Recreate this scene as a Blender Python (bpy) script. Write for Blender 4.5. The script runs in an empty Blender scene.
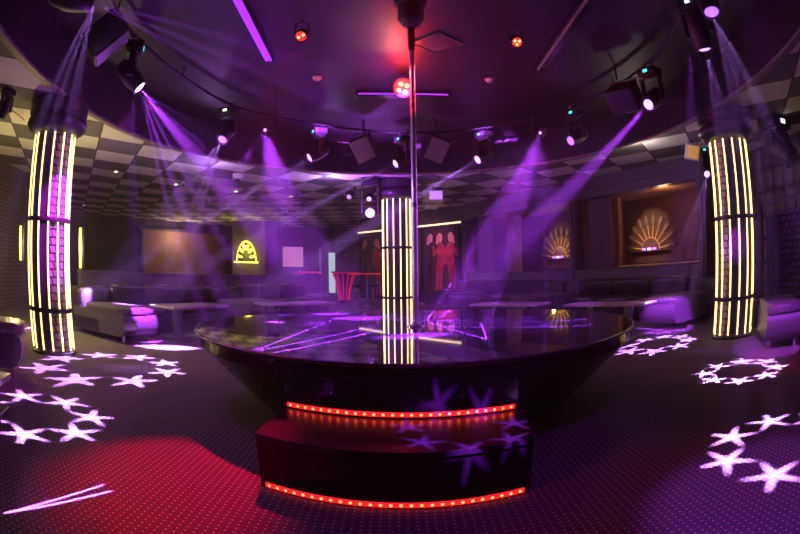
import bpy, bmesh, math, random
from math import sin, cos, pi, radians as R
from mathutils import Vector as V, Matrix as M
random.seed(7)
sc = bpy.context.scene
col = sc.collection

# ------------------------------------------------------------------ camera
EYE = 1.2
F, PIT, ROL, KA, CX, CY = 561.9, .1208, -.0113, .24, 400., 200.
def ray(px, py):
    u = (px-CX)/F; v = -(py-CY)/F; r = math.hypot(u, v)+1e-12
    th = r*(1+KA*r*r)
    return cam2w((sin(th)*u/r, cos(th), sin(th)*v/r))
def cam2w(p):
    x, y, z = p
    c, s = cos(ROL), sin(ROL); x, z = x*c-z*s, x*s+z*c
    c, s = cos(PIT), sin(PIT); y, z = y*c-z*s, y*s+z*c
    return V((x, y, z))
def atz(px, py, z):
    d = ray(px, py); return V((0, 0, EYE))+d*((z-EYE)/d.z)
def atr(px, py, r):
    d = ray(px, py); return V((0, 0, EYE))+d*(r/math.hypot(d.x, d.y))
cd = bpy.data.cameras.new('camera'); cam = bpy.data.objects.new('camera', cd); col.objects.link(cam)
rt, fw, up = cam2w((1, 0, 0)), cam2w((0, 1, 0)), cam2w((0, 0, 1))
mw = M.Identity(4)
for i in range(3): mw[i][0], mw[i][1], mw[i][2] = rt[i], up[i], -fw[i]
mw.translation = (0, 0, EYE); cam.matrix_world = mw
cd.type = 'PANO'; cd.panorama_type = 'FISHEYE_LENS_POLYNOMIAL'
cd.sensor_width = 36; cd.sensor_fit = 'HORIZONTAL'; cd.fisheye_fov = 3.0
fm = F*36/800
cd.fisheye_polynomial_k0 = 0; cd.fisheye_polynomial_k1 = -1/fm; cd.fisheye_polynomial_k2 = 0
cd.fisheye_polynomial_k3 = -KA/fm**3; cd.fisheye_polynomial_k4 = 0
cd.shift_y = (CY-267)/534
cd.clip_start = .02; cd.clip_end = 200
sc.camera = cam

# ------------------------------------------------------------------ exposure, room haze
vs = sc.view_settings
vs.view_transform = 'Standard'; vs.look = 'None'; vs.gamma = 1; vs.use_curve_mapping = False
vs.exposure = 0.0
HAZE = .0042
w = bpy.data.worlds.new('world'); sc.world = w; w.use_nodes = True
w.node_tree.nodes['Background'].inputs[0].default_value = (0, 0, 0, 1)
vsn = w.node_tree.nodes.new('ShaderNodeVolumeScatter')
vsn.inputs['Density'].default_value = HAZE; vsn.inputs['Anisotropy'].default_value = .25
w.node_tree.links.new(vsn.outputs[0], w.node_tree.nodes['World Output'].inputs['Volume'])
sc.cycles.use_denoising = True
sc.cycles.max_bounces = 6; sc.cycles.volume_bounces = 0

# ------------------------------------------------------------------ node helper and lamps
class NT:
    def __init__(s, tree): s.t = tree
    def new(s, typ, props=None, **ins):
        n = s.t.nodes.new('ShaderNode'+typ)
        for k, v in (props or {}).items(): setattr(n, k, v)
        for k, v in ins.items():
            k = k.replace('_', ' ')
            s.put(n.inputs[k] if k in n.inputs else n.inputs[int(k[1:])], v)
        return n
    def put(s, sock, v):
        if hasattr(v, 'is_output'): s.t.links.new(v, sock)
        else: sock.default_value = v
    def m(s, op, a, b=0., c=0.):
        n = s.t.nodes.new('ShaderNodeMath'); n.operation = op
        s.put(n.inputs[0], a); s.put(n.inputs[1], b); s.put(n.inputs[2], c)
        return n.outputs[0]
    def step(s, x, lo, hi):           # 1 below lo, 0 above hi
        n = s.new('MapRange', None); n.interpolation_type = 'SMOOTHSTEP'
        s.put(n.inputs[0], x); s.put(n.inputs[1], lo); s.put(n.inputs[2], hi)
        n.inputs[3].default_value = 1; n.inputs[4].default_value = 0
        return n.outputs[0]

def aim(o, loc, tgt):
    o.location = loc
    o.rotation_euler = (V(tgt)-V(loc)).to_track_quat('-Z', 'Y').to_euler()
LAMPK = 1.0
def spot(name, loc, tgt, deg, rgb, watt, blend=.3, size=.02):
    l = bpy.data.lights.new(name, 'SPOT'); l.energy = watt*LAMPK; l.color = rgb
    l.spot_size = R(deg); l.spot_blend = blend; l.shadow_soft_size = size
    o = bpy.data.objects.new(name, l); col.objects.link(o); aim(o, loc, tgt)
    return o
def point(name, loc, rgb, watt, size=.06):
    l = bpy.data.lights.new(name, 'POINT'); l.energy = watt*LAMPK; l.color = rgb; l.shadow_soft_size = size
    o = bpy.data.objects.new(name, l); col.objects.link(o); o.location = loc
    return o
def gobo_nodes(o):
    l = o.data; l.use_nodes = True; l.shadow_soft_size = 0
    t = l.node_tree; n = NT(t)
    em = [x for x in t.nodes if x.type == 'EMISSION'][0]
    tc = n.new('TexCoord'); sp = n.new('SeparateXYZ', Vector=tc.outputs['Normal'])
    z = n.m('ABSOLUTE', sp.outputs[2])
    return n, em, n.m('DIVIDE', sp.outputs[0], z), n.m('DIVIDE', sp.outputs[1], z)
def star_spot(name, loc, tgt, Rr, srad, count, rgb, watt, soft=.12, haze=0.0):
    # projector throwing a ring of stars: ring radius and star radius as tangents of the angle
    deg = 2*math.degrees(math.atan(Rr+srad*1.1))
    o = spot(name, loc, tgt, deg, rgb, watt, .02)
    n, em, x, y = gobo_nodes(o)
    r = n.m('SQRT', n.m('ADD', n.m('MULTIPLY', x, x), n.m('MULTIPLY', y, y)))
    a = n.m('ARCTAN2', y, x); w_ = 2*pi/count
    a = n.m('SUBTRACT', n.m('FLOORED_MODULO', n.m('ADD', a, pi), w_), w_/2)
    qx = n.m('SUBTRACT', n.m('MULTIPLY', r, n.m('COSINE', a)), Rr); qy = n.m('MULTIPLY', r, n.m('SINE', a))
    rho = n.m('SQRT', n.m('ADD', n.m('MULTIPLY', qx, qx), n.m('MULTIPLY', qy, qy)))
    ph = n.m('ARCTAN2', qy, qx)
    lobe = n.m('POWER', n.m('ABSOLUTE', n.m('COSINE', n.m('MULTIPLY', ph, 2.5))), 4.)
    edge = n.m('MULTIPLY', n.m('ADD', n.m('MULTIPLY', lobe, .62), .40), srad)
    k = n.step(n.m('DIVIDE', rho, edge), 1-soft*2, 1+soft)
    n.put(em.inputs['Strength'], n.m('ADD', n.m('MULTIPLY', k, 1-haze), haze))
    return o
def shaft_spot(name, loc, tgt, deg, rgb, watt, count, fill=.06, seed=0., away=0):
    # moving head beam split by its prism into several shafts
    o = spot(name, loc, tgt, deg, rgb, watt, .25)
    n, em, x, y = gobo_nodes(o)
    h = math.tan(R(deg/2))
    k = None
    rnd = random.Random(seed)
    qr = (V(tgt)-V(loc)).to_track_quat('-Z', 'Y'); i = 0
    while i < count:
        a = rnd.uniform(0, 2*pi); q = h*.78*math.sqrt(rnd.uniform(.08, 1)); sr = h*rnd.uniform(.05, .12)
        wd = qr @ V((q*cos(a), q*sin(a), -1))
        if away and wd.z < 0:          # shafts spent on the stage, not on the carpet right of the steps
            g = V(loc)+wd*(loc[2]/-wd.z)
            if g.x > away and g.y < 4.2: continue
        i += 1
        dx = n.m('SUBTRACT', x, q*cos(a)); dy = n.m('SUBTRACT', y, q*sin(a))
        d = n.m('SQRT', n.m('ADD', n.m('MULTIPLY', dx, dx), n.m('MULTIPLY', dy, dy)))
        s = n.step(d, sr*.5, sr)
        k = s if k is None else n.m('MAXIMUM', k, s)
    n.put(em.inputs['Strength'], n.m('ADD', n.m('MULTIPLY', k, 1-fill), fill))
    return o
def laser_spot(name, loc, segs, rgb, watt, wid=.0035):
    # laser drawing line segments (world points) on whatever it meets
    c = sum((V(a)+V(b) for a, b in segs), V((0, 0, 0)))/(2*len(segs))
    q = (c-V(loc)).to_track_quat('-Z', 'Y'); qi = q.inverted()
    def loc2(p):
        v = qi @ (V(p)-V(loc)); return v.x/-v.z, v.y/-v.z
    S = [(loc2(a), loc2(b)) for a, b in segs]
    h = max(math.hypot(*p) for s in S for p in s)
    o = spot(name, loc, c, 2*math.degrees(math.atan(h*1.04)), rgb, watt, 0.)
    n, em, x, y = gobo_nodes(o)
    k = None
    for (ax, ay), (bx, by) in S:
        L = math.hypot(bx-ax, by-ay); tx, ty = (bx-ax)/L, (by-ay)/L
        dx = n.m('SUBTRACT', x, ax); dy = n.m('SUBTRACT', y, ay)
        t = n.m('ADD', n.m('MULTIPLY', dx, tx), n.m('MULTIPLY', dy, ty))
        t = n.m('MINIMUM', n.m('MAXIMUM', t, 0.), L)
        ex = n.m('SUBTRACT', dx, n.m('MULTIPLY', t, tx)); ey = n.m('SUBTRACT', dy, n.m('MULTIPLY', t, ty))
        d = n.m('SQRT', n.m('ADD', n.m('MULTIPLY', ex, ex), n.m('MULTIPLY', ey, ey)))
        s = n.step(d, wid*.25, wid)
        k = s if k is None else n.m('MAXIMUM', k, s)
    n.put(em.inputs['Strength'], k)
    return o

PURPLE = (.46, .03, .95); VIOLET = (.46, .05, 1.0); MAG = (.75, .03, .9); WARM = (1., .72, .38); RED = (1., .03, .05); STAR = (.55, .22, 1.0); WHITEP = (.55, .2, 1.0)

# ------------------------------------------------------------------ materials
def mat(name, rgb, rough=.5, metal=0., em=None, es=0., var=.15, scale=8., bump=0., coat=0., spec=.5):
    m = bpy.data.materials.new(name); m.use_nodes = True
    t = m.node_tree; n = NT(t); b = t.nodes['Principled BSDF']
    b.inputs['Roughness'].default_value = rough; b.inputs['Metallic'].default_value = metal
    b.inputs['Coat Weight'].default_value = coat; b.inputs['Specular IOR Level'].default_value = spec
    tc = n.new('TexCoord'); ns = n.new('TexNoise', Vector=tc.outputs['Object'], Scale=scale, Detail=4.)
    mx = n.new('Mix', dict(data_type='RGBA'))
    n.put(mx.inputs[0], ns.outputs[0])
    mx.inputs[6].default_value = (*[c*(1-var) for c in rgb], 1); mx.inputs[7].default_value = (*[min(1, c*(1+var)) for c in rgb], 1)
    t.links.new(mx.outputs[2], b.inputs['Base Color'])
    if bump:
        bp = n.new('Bump', Strength=bump, Height=ns.outputs[0]); bp.inputs['Distance'].default_value = .02
        t.links.new(bp.outputs[0], b.inputs['Normal'])
    if em:
        b.inputs['Emission Color'].default_value = (*em, 1); b.inputs['Emission Strength'].default_value = es
    return m
def carpet_mat():
    m = mat('carpet', (.1, .085, .08), .9, var=.3, scale=60., bump=.3)
    t = m.node_tree; n = NT(t); b = t.nodes['Principled BSDF']
    src = b.inputs['Base Color'].links[0].from_socket
    tc = n.new('TexCoord'); sp = n.new('SeparateXYZ', Vector=tc.outputs['Object'])
    P = .042
    def cell(o, off): return n.m('SUBTRACT', n.m('FLOORED_MODULO', n.m('ADD', n.m('DIVIDE', o, P), off), 1.), .5)
    ix = n.m('ADD', sp.outputs[0], n.m('MULTIPLY', sp.outputs[1], .0))
    cx, cy = cell(ix, 0.), cell(sp.outputs[1], 0.)
    d = n.m('SQRT', n.m('ADD', n.m('MULTIPLY', cx, cx), n.m('MULTIPLY', cy, cy)))
    k = n.step(d, .10, .17)
    mx = n.new('Mix', dict(data_type='RGBA')); n.put(mx.inputs[0], k); n.put(mx.inputs[6], src)
    mx.inputs[7].default_value = (.6, .53, .5, 1)
    t.links.new(mx.outputs[2], b.inputs['Base Color'])
    return m
def tile_mat():
    m = mat('ceiling_tiles', (.2, .2, .2), .75, var=.1)
    t = m.node_tree; n = NT(t); b = t.nodes['Principled BSDF']
    tc = n.new('TexCoord'); sp = n.new('SeparateXYZ', Vector=tc.outputs['Object'])
    e1, e2 = (.53, .73), (-.575, .80); D = e1[0]*e2[1]-e1[1]*e2[0]
    x, y = sp.outputs[0], sp.outputs[1]
    def lin(a, bb, off): return n.m('ADD', n.m('ADD', n.m('MULTIPLY', x, a), n.m('MULTIPLY', y, bb)), off)
    a = lin(e2[1]/D, -e2[0]/D, 40.62); c = lin(-e1[1]/D, e1[0]/D, 40.35)
    par = n.m('FLOORED_MODULO', n.m('ADD', n.m('FLOOR', a), n.m('FLOOR', c)), 2.)
    fa = n.m('ABSOLUTE', n.m('SUBTRACT', n.m('FLOORED_MODULO', a, 1.), .5)); fc = n.m('ABSOLUTE', n.m('SUBTRACT', n.m('FLOORED_MODULO', c, 1.), .5))
    grid = n.m('GREATER_THAN', n.m('MAXIMUM', fa, fc), .485)
    m1 = n.new('Mix', dict(data_type='RGBA')); n.put(m1.inputs[0], par)
    m1.inputs[6].default_value = (.16, .155, .16, 1); m1.inputs[7].default_value = (.78, .76, .75, 1)
    m2 = n.new('Mix', dict(data_type='RGBA')); n.put(m2.inputs[0], grid); n.put(m2.inputs[6], m1.outputs[2]); m2.inputs[7].default_value = (.06, .06, .06, 1)
    t.links.new(m2.outputs[2], b.inputs['Base Color'])
    return m
def brick_mat(name, c1, c2, mort, sc_=1., bw=.25, rh=.08, axis='XZ', rough=.7, bump=.6, ms=.01, rot=0.):
    m = mat(name, c1, rough)
    t = m.node_tree; n = NT(t); b = t.nodes['Principled BSDF']
    tc = n.new('TexCoord'); sp = n.new('SeparateXYZ', Vector=tc.outputs['UV' if axis == 'UV' else 'Object'])
    cb = n.new('CombineXYZ', X=sp.outputs[0 if axis != 'YZ' else 1], Y=sp.outputs[2 if axis != 'UV' else 1])
    br = n.new('TexBrick', Vector=cb.outputs[0], Color1=(*c1, 1), Color2=(*c2, 1), Mortar=(*mort, 1), Scale=sc_)
    br.inputs['Brick Width'].default_value = bw; br.inputs['Row Height'].default_value = rh; br.inputs['Mortar Size'].default_value = ms
    t.links.new(br.outputs[0], b.inputs['Base Color'])
    bp = n.new('Bump', Strength=bump, Height=br.outputs['Fac']); bp.invert = True; bp.inputs['Distance'].default_value = .02
    t.links.new(bp.outputs[0], b.inputs['Normal'])
    return m
MT = dict(
    carpet=carpet_mat(), tiles=tile_mat(),
    dark=mat('dark_wall', (.035, .03, .035), .6), dome=mat('dark_painted_ceiling', (.016, .014, .016), .55, bump=.15, scale=3.),
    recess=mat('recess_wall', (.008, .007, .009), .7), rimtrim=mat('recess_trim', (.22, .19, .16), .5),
    purplewall=mat('plum_wall', (.11, .08, .115), .7, bump=.2), gloss=mat('black_gloss', (.012, .008, .016), .12, coat=.1, var=.3, spec=.3), tread=mat('black_tread', (.02, .014, .026), .3, var=.3),
    deck=mat('black_mirror_deck', (.035, .022, .05), .03, coat=1., var=.3, spec=.9), edge=mat('deck_edge_trim', (.05, .045, .055), .3, .5),
    chrome=mat('chrome', (.85, .82, .86), .12, 1., var=.02), pole=mat('pole_chrome', (.8, .76, .8), .3, .55, var=.02), steel=mat('brushed_steel', (.4, .38, .4), .3, 1.),
    black=mat('black_plastic', (.02, .02, .022), .45), blackm=mat('black_metal', (.03, .03, .033), .35, .6),
    leather=mat('dark_leather', (.024, .02, .026), .3, var=.3, scale=25., bump=.25), leather2=mat('lit_leather_roll', (.085, .075, .085), .33, var=.3, scale=20., bump=.2),  # roll leather lightened so its front faces look lit
    laminate=mat('plum_laminate', (.075, .06, .085), .4), table=mat('table_laminate', (.38, .34, .38), .35, var=.3, scale=40.),
    column=mat('column_panel', (.035, .028, .035), .4), strip=mat('light_tube', (.9, .8, .6), .4, em=(1., .72, .22), es=3.),
    band=mat('column_band', (.02, .018, .02), .4), capital=mat('column_capital', (.035, .03, .04), .35),
    red=mat('red_led_tape', (.3, .01, .01), .5, em=(1., .01, .02), es=1.7), led=mat('red_led_point', (1, .3, .1), .4, em=(1., .22, .04), es=4.),
    lens=mat('lamp_lens', (.8, .7, .9), .2, em=(.62, .25, 1.), es=3.2), lensdim=mat('lamp_lens_dim', (.6, .5, .8), .2, em=(.5, .2, 1.), es=1.2),
    lensoff=mat('glass_lens', (.05, .05, .07), .06, coat=1.), cyan=mat('display_cyan', (0, .2, .25), .4, em=(.05, .75, .85), es=2.), white=mat('display_white', (.5, .6, .5), .4, em=(.7, 1., .8), es=2.),
    blast=mat('bright_lens', (1, .9, 1), .2, em=(.75, .4, 1.), es=30.), redlens=mat('red_lens', (1, .1, .05), .3, em=(1., .02, .015), es=2.2), redhot=mat('red_led_chip', (1, .5, .2), .3, em=(1., .4, .1), es=7.),
    grey=mat('grey_grille', (.2, .19, .2), .6), greylt=mat('white_plastic', (.75, .72, .75), .4),
    tube=mat('violet_led_tube', (.3, .1, .5), .4, em=(.3, .02, 1.), es=1.6), tubeoff=mat('frosted_tube', (.22, .2, .18), .4),
    brown=mat('brown_lacquer_wall', (.17, .075, .045), .5, var=.35, scale=2.5, bump=.1), wood=mat('warm_wood', (.36, .2, .13), .55, var=.35, scale=6.),
    curtain=mat('grey_curtain', (.12, .1, .14), .8), pink=mat('pink_curtain', (.62, .36, .44), .8, em=(1., .42, .55), es=.3),
    brass=mat('brass', (.75, .5, .2), .3, .8), amber=mat('amber_glass', (.6, .33, .09), .4, em=(1., .5, .1), es=.35), feather=mat('bronze_feather', (.34, .24, .17), .4, .2, var=.4, scale=5.),
    yellow=mat('yellow_neon', (1, .9, .2), .4, em=(1., .86, .06), es=5.), yellowdim=mat('yellow_backlight', (1, .9, .2), .5, em=(1., .8, .05), es=1.7),
    door=mat('lit_white_door', (.75, .85, .8), .5, em=(.6, .9, .8), es=.55), quilt=mat('quilted_vinyl', (.075, .065, .06), .4, bump=.1),
    skin=mat('poster_crimson', (.46, .03, .12), .5, var=.4, scale=14.), wig=mat('poster_pink', (.75, .33, .4), .6, var=.3, scale=20.), ink=mat('poster_ink', (.05, .02, .05), .5, var=.6, scale=3.),
    redbar=mat('red_glow_panel', (.3, .02, .02), .4, em=(1., .02, .03), es=.5), barwood=mat('dark_bar', (.05, .02, .025), .3),
    hatch=mat('hatch_panel', (.1, .08, .085), .5), cable=mat('black_cable', (.02, .02, .02), .6),
    netlit=mat('violet_glass_wall', (.2, .08, .3), .3),
)
MT['brickyellow'] = brick_mat('old_brick', (.2, .15, .09), (.13, .1, .07), (.05, .04, .03), bw=.28, rh=.09, axis='YZ')
MT['brickgreen'] = brick_mat('pale_brick', (.35, .33, .28), (.25, .24, .2), (.06, .05, .05), bw=.4, rh=.13, axis='XZ')
MT['mosaic'] = brick_mat('mirror_mosaic', (.3, .16, .3), (.18, .09, .2), (.02, .015, .02), bw=.1, rh=.095, axis='UV', rough=.35, ms=.012)
MT['glassblock'] = brick_mat('glass_block', (.22, .18, .28), (.15, .12, .2), (.01, .01, .015), bw=.22, rh=.14, axis='YZ', rough=.25, ms=.02)

# ------------------------------------------------------------------ mesh builder
class MB:
    def __init__(s, mtx=None): s.v = []; s.f = []; s.sm = []; s.m = mtx or M.Identity(4); s.uv = {}
    def add(s, vs_, fs, smooth=True):
        o = len(s.v); s.v += [tuple(s.m @ V(p)) for p in vs_]
        for f in fs: s.f.append([i+o for i in f]); s.sm.append(smooth)
        return s
    def box(s, c, d, rz=0., bev=0., mt=None):
        x, y, z = (q/2 for q in d); T = M.Translation(c) @ M.Rotation(rz, 4, 'Z') @ (mt or M.Identity(4))
        bm = bmesh.new(); bmesh.ops.create_cube(bm, size=1)
        for q in bm.verts: q.co = V((q.co.x*d[0], q.co.y*d[1], q.co.z*d[2]))
        if bev: bmesh.ops.bevel(bm, geom=bm.edges[:], offset=min(bev, min(d)*.45), segments=3, profile=.6, affect='EDGES')
        bm.verts.index_update()
        s.add([T @ q.co for q in bm.verts], [[q.index for q in f.verts] for f in bm.faces], bool(bev)); bm.free(); return s
    def lathe(s, prof, c=(0, 0, 0), n=32, axis=None, smooth=True):
        T = M.Translation(c)
        if axis is not None: T = T @ V((0, 0, 1)).rotation_difference(V(axis)).to_matrix().to_4x4()
        vs_ = []; fs = []; k = len(prof)
        for i in range(n):
            a = 2*pi*i/n
            for r, z in prof: vs_.append(T @ V((r*cos(a), r*sin(a), z)))
        for i in range(n):
            j = (i+1) % n
            for q in range(k-1): fs.append([i*k+q, j*k+q, j*k+q+1, i*k+q+1])
        fs.append([i*k+k-1 for i in range(n)]); fs.append([i*k for i in range(n)][::-1])
        return s.add(vs_, fs, smooth)
    def tube(s, pts, r, n=10, closed=False):
        pts = [V(p) for p in pts]; vs_ = []; fs = []; N = len(pts)
        rr = r if isinstance(r, (list, tuple)) else [r]*N
        prev = None
        for i, p in enumerate(pts):
            if closed: t = pts[(i+1) % N]-pts[i-1]
            else: t = pts[min(i+1, N-1)]-pts[max(i-1, 0)]
            t.normalize()
            a = prev if prev is not None else (V((0, 0, 1)) if abs(t.z) < .9 else V((1, 0, 0)))
            b = t.cross(a).normalized(); a = b.cross(t).normalized(); prev = a
            for k in range(n):
                q = 2*pi*k/n; vs_.append(p+(a*cos(q)+b*sin(q))*rr[i])
        for i in range(N if closed else N-1):
            j = (i+1) % N
            for k in range(n): fs.append([i*n+k, i*n+(k+1) % n, j*n+(k+1) % n, j*n+k])
        if not closed: fs += [list(range(n))[::-1], [(N-1)*n+k for k in range(n)]]
        return s.add(vs_, fs)
    def prism(s, poly, z0, z1, smooth=False):
        n = len(poly); vs_ = [(x, y, z0) for x, y in poly]+[(x, y, z1) for x, y in poly]
        fs = [[i, (i+1) % n, n+(i+1) % n, n+i] for i in range(n)]
        s.add(vs_, fs, smooth); o = len(s.v)-2*n
        s.f += [[o+i for i in range(n)][::-1], [o+n+i for i in range(n)]]; s.sm += [False, False]
        return s
    def ext(s, poly, x0, x1, smooth=True):      # profile in (y,z) swept along x
        n = len(poly); vs_ = [(x0, y, z) for y, z in poly]+[(x1, y, z) for y, z in poly]
        s.add(vs_, [[i, n+i, n+(i+1) % n, (i+1) % n] for i in range(n)], smooth); o = len(s.v)-2*n
        s.f += [[o+i for i in range(n)], [o+n+i for i in range(n)][::-1]]; s.sm += [False, False]
        return s
    def pillow(s, c, d, e=.4, nu=20, nv=12, mt=None):
        T = M.Translation(c) @ (mt or M.Identity(4)); vs_ = []; fs = []
        pw = lambda q: math.copysign(abs(q)**e, q)
        for i in range(nv+1):
            ph = -pi/2+pi*i/nv
            for j in range(nu):
                th = 2*pi*j/nu
                vs_.append(T @ V((d[0]/2*pw(cos(ph))*pw(cos(th)), d[1]/2*pw(cos(ph))*pw(sin(th)), d[2]/2*pw(sin(ph)))))
        for i in range(nv):
            for j in range(nu):
                k = (j+1) % nu; fs.append([i*nu+j, i*nu+k, (i+1)*nu+k, (i+1)*nu+j])
        return s.add(vs_, fs)
    def build(s, name, m, parent=None, kind=None, label=None, uvf=None, flat=False):
        me = bpy.data.meshes.new(name); me.from_pydata(s.v, [], s.f); me.materials.append(MT[m] if isinstance(m, str) else m)
        me.polygons.foreach_set('use_smooth', s.sm)
        if uvf:
            ul = me.uv_layers.new(name='UVMap')
            for lp in me.loops: ul.data[lp.index].uv = uvf(me.vertices[lp.vertex_index].co)
        me.update()
        if flat:
            for p in me.polygons:
                if abs(p.normal.z) > .999: p.use_smooth = False
        bm = bmesh.new(); bm.from_mesh(me); bmesh.ops.remove_doubles(bm, verts=bm.verts[:], dist=1e-5)
        bmesh.ops.recalc_face_normals(bm, faces=bm.faces[:])
        for e in bm.edges:
            if len(e.link_faces) == 2 and e.calc_face_angle(0) > .9: e.smooth = False
        bm.to_mesh(me); bm.free()
        o = bpy.data.objects.new(name, me); col.objects.link(o)
        if parent: o.parent = parent
        if kind: o['kind'] = kind
        if label: o['label'] = label
        return o
def tag(o, label, cat, group=None, kind=None):
    o['label'] = label; o['category'] = cat
    if group: o['group'] = group
    if kind: o['kind'] = kind
    return o
def empty(name, loc, label, cat, group=None, rz=0., mtx=None):
    o = bpy.data.objects.new(name, None); o.empty_display_size = .1; col.objects.link(o)
    o.location = loc; o.rotation_euler = (0, 0, rz)
    if mtx: o.matrix_world = mtx
    return tag(o, label, cat, group)
def copy_tree(o, parent=None):
    c = o.copy(); col.objects.link(c)
    if parent: c.parent = parent; c.matrix_parent_inverse = o.matrix_parent_inverse.copy()
    for ch in o.children: copy_tree(ch, c)
    return c
def lamp_to(o, parent):
    mwv = o.matrix_basis.copy(); o.parent = parent
    bpy.context.view_layer.update()
    o.matrix_parent_inverse = parent.matrix_world.inverted()
    return o
def struct(mb, name, m, **k): return mb.build(name, m, kind='structure', **k)

# ------------------------------------------------------------------ room shell
ZC, ZD = 3.13, 3.75
EX, EY, EA, EB, EC = .084, 6.31, 4.14, 5.0, 6.7
N = 96
ell = [(EX+EA*cos(2*pi*i/N), EY+(EB if i < N/2 else EC)*sin(2*pi*i/N)) for i in range(N)]
struct(MB().add([(-22, -4, 0), (12, -4, 0), (12, 34, 0), (-22, 34, 0)], [[0, 1, 2, 3]], False), 'floor', 'carpet')
# lower tiled ceiling with the oval opening
def boundary(a):
    c, s = cos(a), sin(a); t = min((12-EX if c > 0 else -22-EX)/c if abs(c) > 1e-6 else 1e9, (34-EY if s > 0 else -4-EY)/s if abs(s) > 1e-6 else 1e9)
    return EX+t*c, EY+t*s
angs = sorted([math.atan2((y-EY), (x-EX)) % (2*pi) for x, y in ell]+[math.atan2(y-EY, x-EX) % (2*pi) for x, y in ((12, -4), (12, 34), (-22, 34), (-22, -4))])
def ellp(a):
    k = 1/math.sqrt((cos(a)/EA)**2+(sin(a)/(EB if sin(a) > 0 else EC))**2); return EX+k*cos(a), EY+k*sin(a)
n = len(angs)
vs_ = [(*ellp(a), ZC) for a in angs]+[(*boundary(a), ZC) for a in angs]
struct(MB().add(vs_, [[i, (i+1) % n, n+(i+1) % n, n+i] for i in range(n)], False), 'ceiling', 'tiles')
mb = MB()
mb.add([(x, y, ZC-.02) for x, y in ell]+[(x, y, ZD) for x, y in ell], [[i, (i+1) % N, N+(i+1) % N, N+i] for i in range(N)])
struct(mb, 'wall_recess', 'recess')
struct(MB().add([(x, y, ZD) for x, y in ell], [list(range(N))], False), 'ceiling_upper', 'dome')
k1, k0 = 1.022, .998
el = lambda k: [(EX+(x-EX)*k, EY+(y-EY)*k) for x, y in ell]
a_, b_ = el(k0), el(k1)
mb = MB(); mb.add([(x, y, ZC-.035) for x, y in a_]+[(x, y, ZC-.035) for x, y in b_]+[(x, y, ZC) for x, y in b_]+[(x, y, ZC) for x, y in a_],
    [[q*N+i, q*N+(i+1) % N, ((q+1) % 4)*N+(i+1) % N, ((q+1) % 4)*N+i] for q in range(4) for i in range(N)])
struct(mb, 'trim_1', 'rimtrim')

def wall(name, a, b, z0, z1, m, th=.15, side=1, cuts=()):
    a, b = V((*a, 0)), V((*b, 0)); u = (b-a); L = u.length; u.normalize(); ang = math.atan2(u.y, u.x)
    T = M.Translation(a) @ M.Rotation(ang, 4, 'Z'); mb = MB(T)
    xs = sorted({0, L, *[c for q in cuts for c in q[:2]]})
    for x0, x1 in zip(xs, xs[1:]):
        hole = [q for q in cuts if q[0] <= x0+1e-6 and q[1] >= x1-1e-6]
        segs = [(z0, z1)]
        for q in hole: segs = [(z0, q[2]), (q[3], z1)]
        for p, q in segs:
            if q-p > .01: mb.box(((x0+x1)/2, side*th/2, (p+q)/2), (x1-x0, th, q-p))
    return struct(mb, name, m)
wall('wall_front', (-22, -2.5), (12, -2.5), 0, ZD, 'dark', side=-1)
wall('wall_left_near', (-6.9, -2.5), (-7.0, 3.6), 0, ZC, 'dark')
wall('wall_left_brick', (-7.0, 3.6), (-9.6, 11.2), 0, ZC, 'brickyellow', side=-1)
wall('wall_left_far', (-9.6, 11.2), (-14, 18), 0, ZC, 'dark', side=-1)
wall('wall_back_left', (-14, 18), (-8.3, 25.5), 0, ZC, 'dark')
wall('wall_back', (-8.3, 26.6), (-2.9, 26.6), 0, ZC, 'purplewall')
# stretch of pale brick beside the posters
T = M.Translation((-3.0, 26.6, 0)) @ M.Rotation(math.atan2(-4.5, 1.3), 4, 'Z')
PA, PB = V((1.95, 17.2, 0)), V((-1.6, 22, 0))
mb = MB(); mb.box((.66, .08, ZC/2), (1.32, .15, ZC)); 
o = struct(mb, 'wall_brick', 'brickgreen'); o.location = (-2.9, 24.6, 0); o.rotation_euler = (0, 0, R(-8))
wall('wall_poster', (-1.62, 22.05), (1.98, 17.2), 0, ZC, 'dark', side=1)
# right booth wall: header beam and posts
A, B = V((5.75, 9.0, 0)), V((1.95, 17.0, 0)); U = (B-A).normalized(); NR = V((-.903, -.429, 0))
def onA(s, n_=0., z=0.): return A+U*s+NR*n_+V((0, 0, z))
ROTA = math.atan2(U.y, U.x)
TA = M.Translation(A) @ M.Rotation(ROTA, 4, 'Z')          # local x along the wall, -y away from the room... (+y to the room)
LA = 8.95
mb = MB(TA); mb.box((LA/2-.1, -.2, (2.66+ZC)/2), (LA+.2, .3, ZC-2.66)); mb.box((LA/2-.1, -.03, 2.9), (LA+.2, .06, .1)); struct(mb, 'trim_2', 'laminate')
for i, s in enumerate((-.08, 3.95, 8.9)):
    mb = MB(TA); mb.box((s, -.16, 1.33), (.2, .3, 2.66)); mb.box((s, .0, 1.33), (.07, .05, 2.66)); struct(mb, 'trim_%d' % (3+i), 'laminate')
mb = MB(TA)
DEP = 1.9
mb.box((LA/2, -DEP-.4, ZC/2), (LA+.4, .1, ZC)); struct(mb, 'wall_niche', 'brown')
mb = MB(TA); mb.box((-.24, -DEP/2-.36, ZC/2), (.1, DEP, ZC)); struct(mb, 'wall_niche_end', 'brown')
mb = MB(TA); mb.box((4.1, -DEP/2-.3, ZC/2), (.1, DEP, ZC)); struct(mb, 'wall_niche_middle', 'brown')
mb = MB(TA); mb.box((9.0, -DEP/2-.36, ZC/2), (.1, DEP, ZC)); struct(mb, 'wall_niche_far', 'dark')
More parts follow.
